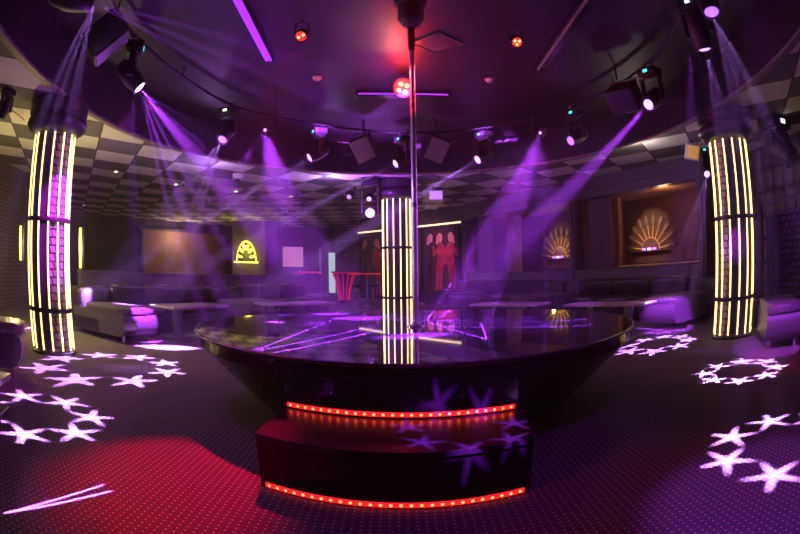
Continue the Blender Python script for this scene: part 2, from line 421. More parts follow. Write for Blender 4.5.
mb = MB(TA); mb.box((1.9, -DEP/2-.34, 2.76), (4.2, DEP+.02, .06)); mb.box((6.55, -DEP/2-.34, 2.76), (4.8, DEP+.02, .06)); struct(mb, 'ceiling_niche', 'wood')
# tufted wall by the right booth and behind the right column
def quilt(name, a, b, z0, z1, cw=.28, ch=.42, cuts=()):
    a, b = V((*a, 0)), V((*b, 0)); u = b-a; L = u.length; ang = math.atan2(u.y, u.x)
    mb = MB(M.Translation(a) @ M.Rotation(ang, 4, 'Z'))
    mb2 = [(0, L, z0, z1)]
    nx, nz = max(1, round(L/cw)), max(1, round((z1-z0)/ch))
    for i in range(nx):
        for j in range(nz):
            x, z = (i+.5)*L/nx, z0+(j+.5)*(z1-z0)/nz
            if any(q[0] < x < q[1] and q[2] < z < q[3] for q in cuts): continue
            mb.pillow((x, .0, z), (L/nx*.98, .13, (z1-z0)/nz*.98), .55, 16, 8)
            mb.box((x, -.06, z), (L/nx, .06, (z1-z0)/nz))
    return struct(mb, name, 'quilt')
quilt('wall_tufted_end', (7.0, 9.45), (5.92, 8.93), 0, ZC)
quilt('wall_right', (7.0, 2.2), (7.0, 9.4), 0, ZC, .36, .45, cuts=((4.35, 5.85, 0, 2.0),))
wall('wall_right_near', (7.06, -2.5), (7.06, 2.2), 0, ZC, 'dark', side=-1)

# ------------------------------------------------------------------ round stage, step, pole
SX, SY, SR, RS = .126, 4.86, 1.927, .337
ZS = 2*RS
st = empty('round_stage', (SX, SY, 0), 'big round glossy black stage with a mirror top around the dance pole', 'stage')
MB().lathe([(1.33, 0), (1.36, .02), (SR-.07, ZS-.14), (SR-.03, ZS-.12), (SR-.03, ZS-.03)], n=128).build('drum', 'gloss', st)
BR = SR-.035
ba0, ba1 = -2.02, -1.28
blk = [(BR*cos(ba0+(ba1-ba0)*i/30), BR*sin(ba0+(ba1-ba0)*i/30)) for i in range(31)]
blk += [(.9*cos(ba1), .9*sin(ba1)), (.9*cos(ba0), .9*sin(ba0))]
MB().prism(blk, 0, ZS-.031).build('front_block', 'gloss', st)
MB().lathe([(0.001, ZS-.03), (SR-.012, ZS-.03), (SR-.004, ZS-.02), (SR-.004, ZS-.004), (SR-.012, ZS), (.001, ZS)], n=128).build('deck', 'deck', st, flat=True)
mb = MB(); mb.tube([(SR*cos(a), SR*sin(a), ZS-.012) for a in [2*pi*i/128 for i in range(128)]], .011, 8, True); mb.build('rim_trim', 'edge', st)
def led_arc(parent, pts, zz, nleds, nrm):
    # tape with a row of diodes following pts, out along nrm(p)
    mb = MB(); n_ = len(pts); vs2 = []
    for p in pts:
        q = nrm(p)
        for o_, h in ((0, 0), (.012, 0), (.012, .026), (0, .026)): vs2.append((p[0]+q[0]*o_, p[1]+q[1]*o_, zz+h))
    fs = [[i*4+k, (i+1)*4+k, (i+1)*4+(k+1) % 4, i*4+(k+1) % 4] for i in range(n_-1) for k in range(4)]+[[0, 1, 2, 3], [n_*4-4, n_*4-3, n_*4-2, n_*4-1]]
    mb.add(vs2, fs); tape = mb.build('led_tape', 'red', parent, label='glowing red LED tape')
    for i in range(nleds):
        mb = MB()
        t = (i+.5)/nleds*(n_-1); k = min(int(t), n_-2); f = t-k
        p = (pts[k][0]*(1-f)+pts[k+1][0]*f, pts[k][1]*(1-f)+pts[k+1][1]*f); q = nrm(p)
        mb.lathe([(.001, .004), (.006, .004), (.0082, .002), (.0088, 0)], (p[0]+q[0]*.0125, p[1]+q[1]*.0125, zz+.013), 10, axis=(q[0], q[1], 0))
        mb.build('diode', 'led', tape, label='glowing orange diode')
a0, a1 = -2.012, -1.292
pts = [(BR*cos(a0+(a1-a0)*i/40), BR*sin(a0+(a1-a0)*i/40)) for i in range(41)]
led_arc(st, pts, RS+.012, 26, lambda p: (p[0]/math.hypot(*p), p[1]/math.hypot(*p)))
# step
Lf, Rf, Mf = (-.747, 2.573), (.64, 2.475), (-.06, 2.372)
ctl = (2*Mf[0]-(Lf[0]+Rf[0])/2, 2*Mf[1]-(Lf[1]+Rf[1])/2)
arc = [((1-t)**2*Lf[0]+2*t*(1-t)*ctl[0]+t*t*Rf[0], (1-t)**2*Lf[1]+2*t*(1-t)*ctl[1]+t*t*Rf[1]) for t in [i/40 for i in range(41)]]
def backarc(x): return SY-math.sqrt((SR-.032)**2-(x-SX)**2)
bx = [.70-(1.40)*i/20 for i in range(21)]
poly = arc+[(x, backarc(x)) for x in bx]
c0 = (-.03, 2.7)
sp_ = empty('stage_step', (c0[0], c0[1], 0), 'curved black step in front of the round stage', 'step')
loc2 = lambda P_, k=1.: [((x-c0[0]), (y-c0[1])) for x, y in P_]
MB().prism(loc2(poly), 0, RS-.03).build('riser', 'gloss', sp_)
lip = [(x, y-.012) for x, y in arc]+[(x, backarc(x)) for x in bx]
MB().prism(loc2(lip), RS-.03, RS).build('tread', 'tread', sp_)
arcs = loc2(arc)
led_arc(sp_, arcs[1:-1], .012, 27, lambda p: ((p[0]-.0)/math.hypot(p[0], p[1]-1.9), (p[1]-1.9)/math.hypot(p[0], p[1]-1.9)))
pole = empty('dance_pole', (SX, SY, ZS), 'tall chrome dance pole standing on the round stage', 'pole')
hp = ZD-ZS
MB().lathe([(.0245, .01), (.0245, hp-.3)], n=24).build('shaft', 'pole', pole)
MB().lathe([(.075, 0), (.075, .012), (.04, .02), (.03, .05), (.0255, .05)], n=32).build('floor_flange', 'chrome', pole)
mb = MB(); mb.lathe([(.028, hp-.55), (.034, hp-.5), (.034, hp-.3), (.075, hp-.28), (.13, hp-.2), (.13, hp-.05), (.16, hp-.04), (.16, hp)], n=32); mb.build('ceiling_mount', 'black', pole)
for z_ in (1.05, 1.95): MB().lathe([(.0275, 0), (.0275, .04)], (0, 0, z_), 24).build('joint_collar', 'steel', pole)

# ------------------------------------------------------------------ light columns
CR = .318
ZJ = (.545, 1.637)
ZT = 2.69
colpos = [(-3.585*1.2, 4.382*1.2), (3.749*1.2+.05, 5.056*1.2-.03), (-.0653*1.2, 12.23)]
colpos[2] = (-.078, 12.23)
clab = ['round column with lit cream tubes beside the left sofa, mosaic glowing magenta', 'round column with lit cream tubes beside the tufted wall on the right', 'round column with lit cream tubes behind the stage, near the pole']
def light_column(loc, label, rz):
    e = empty('light_column', loc, label, 'column', 'lit cream tube columns', rz); e['kind'] = 'thing'
    MB().lathe([(CR-.045, .0), (CR-.045, ZC-.03)], n=48).build('core', 'mosaic', e, uvf=lambda p: (math.atan2(p.y, p.x)*CR*.9+p.z*.35, p.z))
    MB().lathe([(CR+.02, 0), (CR+.02, .03), (CR-.03, .045), (CR-.046, .045)], n=48).build('plinth', 'band', e)
    for z in ZJ: MB().lathe([(CR-.046, z-.028), (CR+.004, z-.028), (CR+.012, z), (CR+.004, z+.028), (CR-.046, z+.028)], n=48).build('band', 'band', e)
    MB().lathe([(CR-.046, ZT), (CR+.02, ZT), (CR+.11, ZT+.05), (CR+.16, ZT+.12), (CR+.14, ZT+.19), (CR+.08, ZT+.22), (CR+.14, ZT+.26), (CR+.14, ZC-.02), (CR-.046, ZC-.02)], n=48).build('capital', 'capital', e)
    for i in range(13):
        a = 2*pi*i/13; c, s = cos(a), sin(a)
        mb = MB()
        for z0, z1 in ((.055, ZJ[0]-.03), (ZJ[0]+.03, ZJ[1]-.03), (ZJ[1]+.03, ZT-.005)):
            mb.tube([(CR*c-.006*c, CR*s-.006*s, z0), (CR*c-.006*c, CR*s-.006*s, z1)], .0108, 10)
        mb.build('light_tube', 'strip', e, label='glowing cream light tube')
        if i % 3 != 1 or True:
            b = a+pi/13; mb = MB(M.Rotation(b, 4, 'Z'))
            if panels(i): 
                mb.box((CR-.03, 0, ZT/2+.02), (.02, .105, ZT-.1)); mb.build('panel', 'column', e)
    return e
for i, (p, l) in enumerate(zip(colpos, clab)):
    tocam = math.atan2(-p[1], -p[0]); 
    base = round(tocam/(2*pi/13))
    opens = {0: (2, 1, 3, 0), 1: (-2, -1), 2: (1, 2)}[i]
    panels = lambda k, b=base, op=opens: ((k-b) % 13) not in [q % 13 for q in op]
    light_column((*p, 0), l, {0: R(3), 1: R(-2), 2: R(8)}[i])

# ------------------------------------------------------------------ partitions, sofas, tables
def partition(T, L, seams, label):
    e = empty('booth_partition', T.translation, label, 'partition', 'low booth partitions'); e.matrix_world = T
    xs = [0]+list(seams)+[L]
    for a, b in zip(xs, xs[1:]):
        mb = MB(); mb.box(((a+b)/2, -.06, .5), (b-a-.012, .1, .96), bev=.006); mb.build('panel', 'laminate', e)
    mb = MB(); mb.box((L/2, -.06, .995), (L, .13, .03), bev=.006); mb.build('cap_rail', 'laminate', e)
    return e
partition(TA, LA-.1, (1.84, 3.85, 6.1), 'low plum booth partition behind the right sofas, below the niches')
Lp = V((-5.3, 7.5, 0)); UL = V((.343, .939, 0)).normalized(); LL = 8.85
TL = M.Translation(Lp+UL*LL) @ M.Rotation(math.atan2(-UL.y, -UL.x), 4, 'Z')    # +y faces the stage
partition(TL, LL, (LL-6.1, LL-3.8, LL-1.85), 'low plum booth partition behind the left sofas, facing the stage')

def arm_poly(L):
    return [(.0, .1), (L-.14, .1), (L-.06, .13), (L+.0, .22), (L+.03, .33), (L+.02, .41), (L-.01, .44), (0, .44)]
def sofa(T, L, arml, label, ncush=3, armws=(.5, .5), arms=(0, 1), armlens=None, backs=True):
    e = empty('booth_sofa', T.translation, label, 'sofa', 'dark leather booth sofas'); e.matrix_world = T
    mb = MB(); mb.box((L/2, .5, .2), (L-.02, .94, .24), bev=.03); mb.build('base', 'leather', e)
    n_ = ncush; w = (L-sum(armws))/n_; armw = armws[0]
    for i in range(n_):
        mb = MB(); mb.pillow((armw+w*(i+.5), .58, .38), (w*.99, .82, .17), .35); mb.build('seat_cushion', 'leather', e)
    if backs:
        mb = MB(); mb.box((L/2, .1, .42), (L-.02, .16, .66), bev=.04); mb.build('backrest', 'leather', e)
        for i in range(n_):
            mb = MB(); mb.pillow((armw+w*(i+.5), .25, .62), (w*1.0, .26, .36), .42, mt=M.Rotation(R(-8), 4, 'X')); mb.build('back_cushion', 'leather', e)
        for x, armw in ((armws[0]*.5, armws[0]), (L-armws[1]*.5, armws[1])):
            mb = MB(); mb.pillow((x, .25, .58), (armw*.95, .3, .38), .45); mb.build('back_cushion', 'leather', e)
    for k in arms:
        x0, x1 = ((0, armws[0]), (L-armws[1], L))[k]; armw = x1-x0; al = (armlens or (arml, arml))[k]
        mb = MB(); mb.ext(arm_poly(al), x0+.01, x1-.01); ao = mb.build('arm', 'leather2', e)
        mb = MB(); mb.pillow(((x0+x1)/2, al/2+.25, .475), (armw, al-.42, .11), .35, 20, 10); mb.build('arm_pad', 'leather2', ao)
        for x in (x0+.09, x1-.09):
            mb = MB(); mb.lathe([(.014, 0), (.018, .01), (.02, .06), (.026, .115)], (x, al-.12, 0), 14); mb.build('foot', 'chrome', ao)
    return e
for s0, L, al, ls, lab in ((.0, 3.78, 2.0, (2.0, 1.7), 'dark leather sofa below the brown niche, near the tufted wall'), (3.86, 4.95, 1.6, (1.6, 1.5), 'dark leather sofa below the niche with the half hidden fan, by the posters')):
    sofa(TA @ M.Translation((s0-.75 if s0 == 0 else s0, 0.01, 0)), L+(.75 if s0 == 0 else 0), al, lab, armlens=ls, armws=(.85 if s0 == 0 else .5, .5))
sofa(TL @ M.Translation((LL-3.78, 0.01, 0)), 4.1, 1.6, 'dark leather sofa behind the left column, below the dark wall', armlens=(1.4, 1.62), armws=(.5, .8))
sofa(TL @ M.Translation((1.45, 0.01, 0)), LL-3.9-1.42, 1.4, 'dark leather sofa below the yellow lit emblem, left of the pole', armlens=(.98, 1.4))

def table(T, L, w, label, h=.55):
    e = empty('lounge_table', T.translation, label, 'table', 'lounge tables by the booth sofas'); e.matrix_world = T
    mb = MB(); mb.box((L/2, w/2, h-.02), (L, w, .04), bev=.012); mb.build('tabletop', 'table', e)
    for x in (L*.27, L*.73):
        mb = MB(); mb.box((x, w/2, (h-.04)/2+.02), (.13, .13, h-.08), bev=.01); mb.build('leg', 'laminate', e)
        mb = MB(); mb.box((x, w/2, .015), (.34, .4, .03), bev=.01); mb.build('foot_plate', 'steel', e)
    return e
def tbl(p0, p1, w, label, h=.55):
    a, b = atz(*p0, h), atz(*p1, h); a.z = b.z = 0; u = b-a
    T = M.Translation(a) @ M.Rotation(math.atan2(u.y, u.x), 4, 'Z'); return table(T, u.length, w, label, h)
tbl((174, 307.5), (229, 305), .62, 'lounge table in front of the sofa behind the left column')
tbl((272, 304.5), (336, 302), .6, 'lounge table in front of the sofa below the yellow emblem')
tbl((469, 304), (536, 304.5), .55, 'lounge table in front of the sofa by the posters')
tbl((563, 304.5), (644, 303.5), .5, 'lounge table in front of the sofa below the brown niche')

def corner_seat(loc, rz, label, name='armchair'):
    e = empty(name, loc, label, 'armchair', None, rz)
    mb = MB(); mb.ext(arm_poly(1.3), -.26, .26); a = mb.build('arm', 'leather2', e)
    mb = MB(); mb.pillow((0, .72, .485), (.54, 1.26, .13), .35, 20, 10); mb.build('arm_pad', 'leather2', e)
    for x in (-.2, .2):
        mb = MB(); mb.lathe([(.016, 0), (.02, .01), (.022, .06), (.03, .115)], (x, 1.16, 0), 14); mb.build('foot', 'chrome', e)
    mb = MB(); mb.box((-.7, .4, .22), (.8, .8, .26), bev=.03); mb.build('seat_base', 'leather', e)
    mb = MB(); mb.pillow((-.7, .45, .38), (.8, .8, .17), .35); mb.build('seat_cushion', 'leather', e)
    mb = MB(); mb.box((-.4, -.08, .3), (1.5, .2, .4), bev=.05); mb.build('backrest', 'leather', e)
    return e
p = atz(757, 349, 0); q = atz(786, 356, 0)
corner_seat((4.97, 5.5, 0), math.atan2(-.83, -.55)-pi/2, 'leather armchair with rolled front in front of the right column, beside the dark doorway')
corner_seat((-4.72, 3.12, 0), math.atan2(.55, .83)-pi/2, 'leather armchair with rolled front near the brick wall, left of the left column')
a = V((3.95, 3.75, 0))
table(M.Translation((4.34, 4.0, 0)) @ M.Rotation(R(-25), 4, 'Z'), 1.2, .3, 'lounge table cut by the picture edge beside the right armchair', .56)
pl_ = atz(11, 373, .3); pl_.z = 0
table(M.Translation(pl_) @ M.Rotation(R(205), 4, 'Z'), .9, .4, 'low dark table at the front of the left armchair', .3)
#PART2
# ------------------------------------------------------------------ lighting ring and moving heads
def catmull(P, n=8):
    out = []; k = len(P)
    for i in range(k):
        p0, p1, p2, p3 = (V(P[(i+j-1) % k]) for j in range(4))
        for q in range(n):
            t = q/n; out.append(.5*((2*p1)+(p2-p0)*t+(2*p0-5*p1+4*p2-p3)*t*t+(3*p1-p0-3*p2+p3)*t**3))
    return out
HEADS = [  # lens pixel, aim point, lens, display, label
    ((92, 2), (2.2, 8.4, 2.8), 'blast', 'cyan', 'moving head at the upper left picture edge, throwing violet shafts along the dark ceiling'),
    ((140, 88), (-.5, 6.0, .6), 'blast', 'cyan', 'dazzling violet moving head above the left column, fanning shafts over the left sofas'),
    ((222, 140), (-3.2, 5.1, 0), 'lensdim', 'white', 'violet lit moving head in the purple haze, hanging between two bright lamps at left'),
    ((309, 158), (-4.5, 7.4, .9), 'lens', 'cyan', 'moving head with a thin violet beam, left of the tilted grey speaker'),
    ((395, 164), (-3.2, 8.0, 1.1), 'lens', 'cyan', 'moving head just left of the pole, aiming at the bright violet flare'),
    ((477, 160), (-1.9, 7.7, .9), 'lens', 'cyan', 'moving head right of the pole, beam crossing the tilted grey speaker side'),
    ((570, 141), (-.6, 6.3, 1.2), 'lensdim', 'cyan', 'dim violet moving head just right of the laser projector with the ray fan'),
    ((648, 105), (.1, 4.2, .67), 'lens', 'cyan', 'moving head at upper right with a long violet beam reaching to the tiles'),
    ((705, 50), (3.3, 4.15, 0), 'lens', 'white', 'moving head at upper right above the long beam one, white display glowing'),
    ((712, 13), (2.1, 2.3, 0), 'lensdim', 'white', 'violet lit moving head cut by the top right picture edge'),
]
ring = []
def moving_head(loc, pivot, tgt, lens, disp, label, group='moving head lamps on the ceiling ring', clamps=True, s=1.):
    e = empty('moving_head', loc, label, 'stage light', group)
    d = (V(tgt)-V(pivot)).normalized()
    o = V(pivot)-V(loc)
    yaw = math.atan2(d.y, d.x)
    Z = M.Rotation(yaw-pi/2, 4, 'Z')          # local y towards the aim
    if clamps:
        Zc = M.Rotation(math.atan2(loc[1]-5.2, loc[0]-.1)+pi/2, 4, 'Z')
        for x in (-.075, .075):
            mb = MB(Zc); mb.tube([(x, .031*cos(a), -.02+.031*sin(a)) for a in [2*pi*i/14 for i in range(14)]], .012, 8, True); mb.box((x, 0, -.07), (.03, .03, .05)); mb.build('clamp', 'chrome', e)
    bz = -.095
    mb = MB(Z); mb.box((0, 0, bz-.05*s), (.3*s, .22*s, .1*s), bev=.015); mb.box((0, 0, bz-.105*s), (.2*s, .18*s, .03*s), bev=.01); bo = mb.build('base', 'black', e)
    mb = MB(Z); sg = 1 if d.x*-pivot[0]+d.y*-pivot[1] > 0 else -1; mb.box((.0, .112*s*sg, bz-.05*s), (.07*s, .006, .035*s)); mb.build('display', disp, bo, label='small glowing display')
    hw = .15*s
    mb = MB(Z)
    mb.box((0, 0, bz-.13*s), (2*hw+.05, .09*s, .035*s), bev=.01)
    for x in (-hw, hw): mb.box((x, 0, (bz-.13*s+o.z)/2-.02), (.035, .085*s, abs(bz-.13*s-o.z)+.06), bev=.012)
    mb.build('yoke', 'black', e)
    mb = MB()
    mb.lathe([(.02, -.2*s), (.075*s, -.19*s), (.1*s, -.14*s), (.115*s, -.02*s), (.115*s, .02*s), (.105*s, .1*s), (.088*s, .17*s), (.092*s, .2*s), (.08*s, .2*s), (.07*s, .185*s), (.001, .185*s)], o, 28, axis=d)
    h = mb.build('head', 'black', e)
    mb = MB(); mb.lathe([(.069*s, .187*s), (.05*s, .2*s), (.001, .207*s)], o, 24, axis=d); mb.build('lens', lens, h, label='bright violet lens' if lens != 'lensoff' else 'dark lens')
    return e, V(pivot)+d*.23*s
ho = []
for px, tgt, lens, disp, lab in HEADS:
    L = atz(*px, 3.02); piv = L-(V(tgt)-L).normalized()*.2
    loc = (piv.x, piv.y, 3.63)
    e, tip = moving_head(loc, piv, tgt, lens, disp, lab); ho.append((e, tip, tgt)); ring.append((piv.x, piv.y, 3.61))
ring += [(2.2, 1.6, 3.61), (.1, .8, 3.61), (-1.7, 1.5, 3.61)]
rp = catmull(ring, 8)
rg = empty('lighting_ring', (.1, 5.2, 3.61), 'thin black pipe ring carrying the moving heads under the oval ceiling', 'lighting rig')
mb = MB(M.Translation((-.1, -5.2, -3.61))); mb.tube(rp, .024, 10, True); mb.build('pipe', 'blackm', rg)
for i in range(0, len(rp), 8):
    p = rp[i]+V((.12, .12, 0)) if i else rp[i+4]
    p = (rp[i]+rp[i+1])/2 if False else rp[(i+4) % len(rp)]
    mb = MB(M.Translation((-.1, -5.2, -3.61))); mb.tube([p, (p.x, p.y, ZD)], .008, 8); mb.lathe([(.03, ZD-.01), (.03, ZD)], (p.x, p.y, 0), 16); mb.build('hanger', 'blackm', rg)

# small laser projectors
def laser(px, tgt, label):
    L = atz(*px, 3.15); d = (V(tgt)-L).normalized()
    e = empty('laser_projector', (L.x, L.y, ZD), label, 'laser', 'laser projectors under the oval ceiling')
    o = L-V((L.x, L.y, ZD)); Z = M.Translation(o) @ V((0, 1, 0)).rotation_difference(V((d.x, d.y, d.z*.5))).to_matrix().to_4x4()
    mb = MB(Z); mb.box((0, -.11, 0), (.17, .2, .09), bev=.012); b = mb.build('body', 'black', e)
    mb = MB(Z); mb.lathe([(.022, -.012), (.018, .0), (.001, .006)], (0, 0, 0), 16, axis=(0, 1, 0)); mb.build('lens', 'lens', b, label='bright violet lens')
    mb = MB(Z)
    for x in (-.095, .095): mb.box((x, -.1, .06), (.008, .03, .17))
    mb.box((0, -.1, .145), (.2, .03, .008)); mb.build('bracket', 'blackm', e)
    mb = MB(); top = (Z @ V((0, -.1, .145))); mb.tube([top, (top.x, top.y, 0)], .012, 8); mb.build('hanger', 'blackm', e)
    return e, L+d*.03
SQ = lambda pts: [(atz(*a, ZS), atz(*b, ZS)) for a, b in pts]
segL = SQ([((256, 350), (325, 322.8)), ((260, 350.5), (381, 324)), ((273, 353), (382, 330)), ((303, 325), (330, 321)), ((300, 322), (400, 318))])
segR = SQ([((415, 321.5), (538, 317)), ((407, 322.3), (586, 319.3)), ((430, 322.8), (486.6, 339.2)), ((486.6, 339.2), (481, 323)), ((427.6, 320), (432.6, 311.5)), ((439, 318), (451.4, 310.3)), ((425, 315.7), (451, 310.3)), ((410, 325.5), (596, 325)), ((330, 318), (470, 320))])
la, lat = laser((265, 130), segL[0][0], 'small laser projector with a violet flare at left, two thin rays below it')
lb, lbt = laser((540, 133), segR[2][0], 'small laser projector right of the pole, fan of thin violet rays below it')
lamp_to(laser_spot('laser_lines', lat, segL, VIOLET, 600000, .0016), la)
lamp_to(laser_spot('laser_lines', lbt, segR, VIOLET, 600000, .0014), lb)

# ------------------------------------------------------------------ ceiling fittings under the dark oval
def par(px, tgt, label, hot=4, s=1.):
    L = atz(*px, ZD-.22); d = (V(tgt)-L).normalized()
    e = empty('red_par_lamp', (L.x, L.y, ZD), label, 'spot lamp', 'red lamps under the oval ceiling')
    o = L-V((L.x, L.y, ZD))
    mb = MB(); mb.lathe([(.03, -.17*s), (.08*s, -.15*s), (.09*s, -.05*s), (.09*s, .02*s), (.08*s, .02*s), (.078*s, .0), (.001, .0)], o, 24, axis=d); c = mb.build('can', 'blackm', e)
    mb = MB(); mb.lathe([(.078*s, .001), (.04*s, .008), (.001, .01)], o, 24, axis=d); fl = mb.build('lens', 'redlens', c, label='glowing red lens')
    q = V((0, 0, 1)).rotation_difference(d).to_matrix().to_4x4()
    for i in range(hot):
        a = 2*pi*i/hot+.5; mb = MB(M.Translation(o) @ q); mb.lathe([(.019*s, .008), (.013*s, .016), (.001, .018)], (.04*s*cos(a), .04*s*sin(a), 0), 12); mb.build('led_chip', 'redhot', fl, label='orange hot spot in the red lens')
    mb = MB(); mb.tube([o-d*.05+V((.1*s, 0, 0)), o-d*.05+V((.1*s, 0, .13)), (0, 0, -.05), (0, 0, 0)], .008, 8); mb.tube([o-d*.05-V((.1*s, 0, 0)), o-d*.05+V((-.1*s, 0, .13)), (0, 0, -.05)], .008, 8); mb.build('bracket', 'blackm', e)
    return e, L+d*.05
r1, r1t = par((301, 36), (-.9, 1.6, 0), 'small red lamp on the dark ceiling, left of the pole', 2, .7)
r2, r2t = par((517, 42), (1.2, 1.4, 0), 'small red lamp on the dark ceiling, right of the pole', 3, .7)
rc, rct = par((403, 88), (.1, 1.0, 1.2), 'large red lamp glowing behind the top of the pole', 4, 1.5)
def ledbar(p0, p1, m, label, z=ZD-.07, w=.09):
    a, b = atz(*p0, z), atz(*p1, z); L = (b-a).length; c = (a+b)/2
    e = empty('led_bar', (c.x, c.y, ZD), label, 'light bar', 'long light bars on the dark ceiling', math.atan2((b-a).y, (b-a).x))
    mb = MB(); mb.box((0, 0, -.03), (L, w, .06), bev=.01); mb.box((L/2+.01, 0, -.035), (.02, w+.01, .08), bev=.005); mb.box((-L/2-.01, 0, -.035), (.02, w+.01, .08), bev=.005); mb.build('housing', 'blackm', e)
    return e, L
def tubes(e, L, m, ys, z=-.07, r=.014, dots=False):
    for y in ys: MB().tube([(-L/2+.02, y, z), (L/2-.02, y, z)], r, 10).build('tube', m, e, label='violet glowing tube' if m == 'tube' else 'unlit frosted tube')
e, L = ledbar((228, -18), (269, 61), 'tube', 'violet glowing light bar at the top left of the dark ceiling'); tubes(e, L, 'tube', (-.03, 0, .03))
e, L = ledbar((592, -2), (541, 70), 'tubeoff', 'unlit light bar at the top right of the dark ceiling', w=.13); tubes(e, L, 'tubeoff', (.04,), r=.02)
e, L = ledbar((357, 97), (448, 98), 'tube', 'black light bar crossing behind the pole, violet tube below it', w=.2); tubes(e, L, 'tube', (-.1,), z=-.05, r=.011)
def dome(px, z, label, group='white smoke detectors on the dark ceiling', s=1., name='smoke_detector', cat='smoke detector'):
    p = atz(*px, z); e = empty(name, p, label, cat, group)
    MB().lathe([(.055*s, 0), (.055*s, -.015*s), (.045*s, -.03*s), (.025*s, -.045*s), (.001, -.05*s)], n=24).build('housing', 'greylt', e)
    MB().lathe([(.012*s, -.047*s), (.01*s, -.058*s), (.001, -.06*s)], n=12).build('sensor', 'grey', e)
    return e
dome((317, 77), ZD, 'white smoke detector on the dark ceiling, left of the pole', s=1.15); dome((489, 79), ZD, 'white smoke detector on the dark ceiling, right of the pole', s=1.15)
def cam_dome(px, label, s=1.):
    p = atz(*px, ZC); e = empty('security_camera', p, label, 'security camera', 'dome cameras on the tiles')
    MB().lathe([(.12*s, 0), (.12*s, -.05*s), (.09*s, -.1*s), (.06*s, -.1*s)], n=28).build('housing', 'greylt', e)
    MB().lathe([(.058*s, -.09*s), (.05*s, -.13*s), (.025*s, -.155*s), (.001, -.16*s)], n=24).build('eye', 'lensoff', e)
cam_dome((238, 174), 'white dome camera on the tiles, above the yellow lit tiles', 1.05); cam_dome((285, 211), 'small white dome camera on the tiles, above the window with pink curtain', .9)
p = atz(437, 42, ZD); e = empty('ceiling_hatch', (p.x, p.y, ZD), 'square access hatch with steel edges on the dark ceiling, beside the pole mount', 'hatch', None, R(45))
MB().box((0, 0, -.008), (.42, .42, .016), bev=.004).build('panel', 'hatch', e)
mb = MB()
for i in range(4): mb.box((.215*cos(i*pi/2), .215*sin(i*pi/2), -.012), (.02 if i % 2 == 0 else .45, .45 if i % 2 == 0 else .02, .024))
mb.build('frame', 'steel', e)
def hanging_speaker(px, face, label, size=(.36, .3, .42), z=3.18, roll=.0, gm='grey'):
    P = atz(*px, z); e = empty('hanging_speaker', (P.x, P.y, ZD), label, 'speaker', 'speakers hung under the oval ceiling')
    o = P-V((P.x, P.y, ZD)); d = (V(face)-P).normalized()
    q = d.to_track_quat('Y', 'Z').to_matrix().to_4x4(); T = M.Translation(o) @ q @ M.Rotation(roll, 4, 'Y')
    x, y, zz = size
    mb = MB(T); mb.box((0, -y/2, 0), (x, y, zz), bev=.02); c = mb.build('cabinet', 'black', e)
    mb = MB(T); mb.box((0, .006, 0), (x-.03, .012, zz-.03), bev=.006); mb.build('grille', gm, c)
    mb = MB(); a = T @ V((x/2+.01, -y/2, 0)); b = T @ V((-x/2-.01, -y/2, 0)); mb.tube([a, (a.x, a.y, o.z+.33), (b.x, b.y, o.z+.33), b], .009, 8); mb.tube([(0, (a.y+b.y)/2, o.z+.33), (0, (a.y+b.y)/2, 0)], .014, 8); mb.build('bracket', 'blackm', e)
hanging_speaker((363, 150), (-1.2, 3, .4), 'grey faced speaker tilted down, left of the pole', roll=R(22)); hanging_speaker((437, 150), (1.6, 3, .2), 'grey faced speaker tilted down, right of the pole', roll=R(-20))
hanging_speaker((112, 48), (0, 5.2, 0), 'dark speaker with a pale bracket edge at the upper left, above the dazzling lamp', z=3.06, size=(.3, .3, .42), gm='black'); hanging_speaker((622, 102), (0, 4, .2), 'dark violet lit speaker at the upper right, behind the long violet beam', z=3.2, size=(.42, .3, .34), gm='black')

# ------------------------------------------------------------------ fittings under the tiled ceiling
def small_head(px, tgt, lens, label, z=2.86, s=.8, disp='black'):
    L = atz(*px, z); piv = L-(V(tgt)-L).normalized()*.15
    return moving_head((piv.x, piv.y, ZC+.09), piv, tgt, lens, disp, label, 'lamps on the tiled ceiling', False, s)
small_head((349, 197), (-2, 9, .5), 'lensdim', 'small moving head under the tiles, left of the one above the violet flare')
small_head((369, 199), (-1, 9, .6), 'lens', 'small moving head under the tiles, right above the violet flare')
fl_e, fl_t = small_head((370, 213), (.0, 0, 1.2), 'blast', 'dazzling violet lamp hanging left of the rear column top', z=2.35, s=1.15)
p = atz(433, 197, 2.9); e = empty('wall_projector', (p.x, p.y, ZC), 'white boxy projector hanging from the tiles right of the pole', 'projector')
o = p-V((p.x, p.y, ZC)); mb = MB(M.Translation(o)); mb.box((0, 0, 0), (.5, .34, .32), bev=.03); mb.box((-.05, 0, -.24), (.3, .3, .12), bev=.02); b = mb.build('body', 'greylt', e)
mb = MB(M.Translation(o)); mb.box((.06, -.18, .02), (.3, .02, .2), bev=.004); mb.build('window', 'lensdim', b)
MB().tube([o, (0, 0, 0)], .03, 10).build('mount', 'grey', e)
p = atz(693, 152, 2.92); e = empty('flood_light', (p.x, p.y, ZC), 'square white flood light at the tiles edge left of the right column', 'flood light')
o = p-V((p.x, p.y, ZC)); T = M.Translation(o) @ V((0, 1, 0)).rotation_difference(V((-.5, -1, -.45))).to_matrix().to_4x4()
mb = MB(T); mb.box((0, -.05, 0), (.3, .1, .3), bev=.02); b = mb.build('frame', 'greylt', e)
mb = MB(T); mb.box((0, .004, 0), (.22, .012, .22), bev=.003); mb.build('glass', 'amber', b)
MB().tube([o, (0, 0, 0)], .015, 8).build('mount', 'blackm', e)
violet_e, vt = small_head((707, 174), (2.4, 3.9, .2), 'lens', 'violet lamp glowing between the square flood light and the right column', z=2.62, s=.85, disp='cyan')
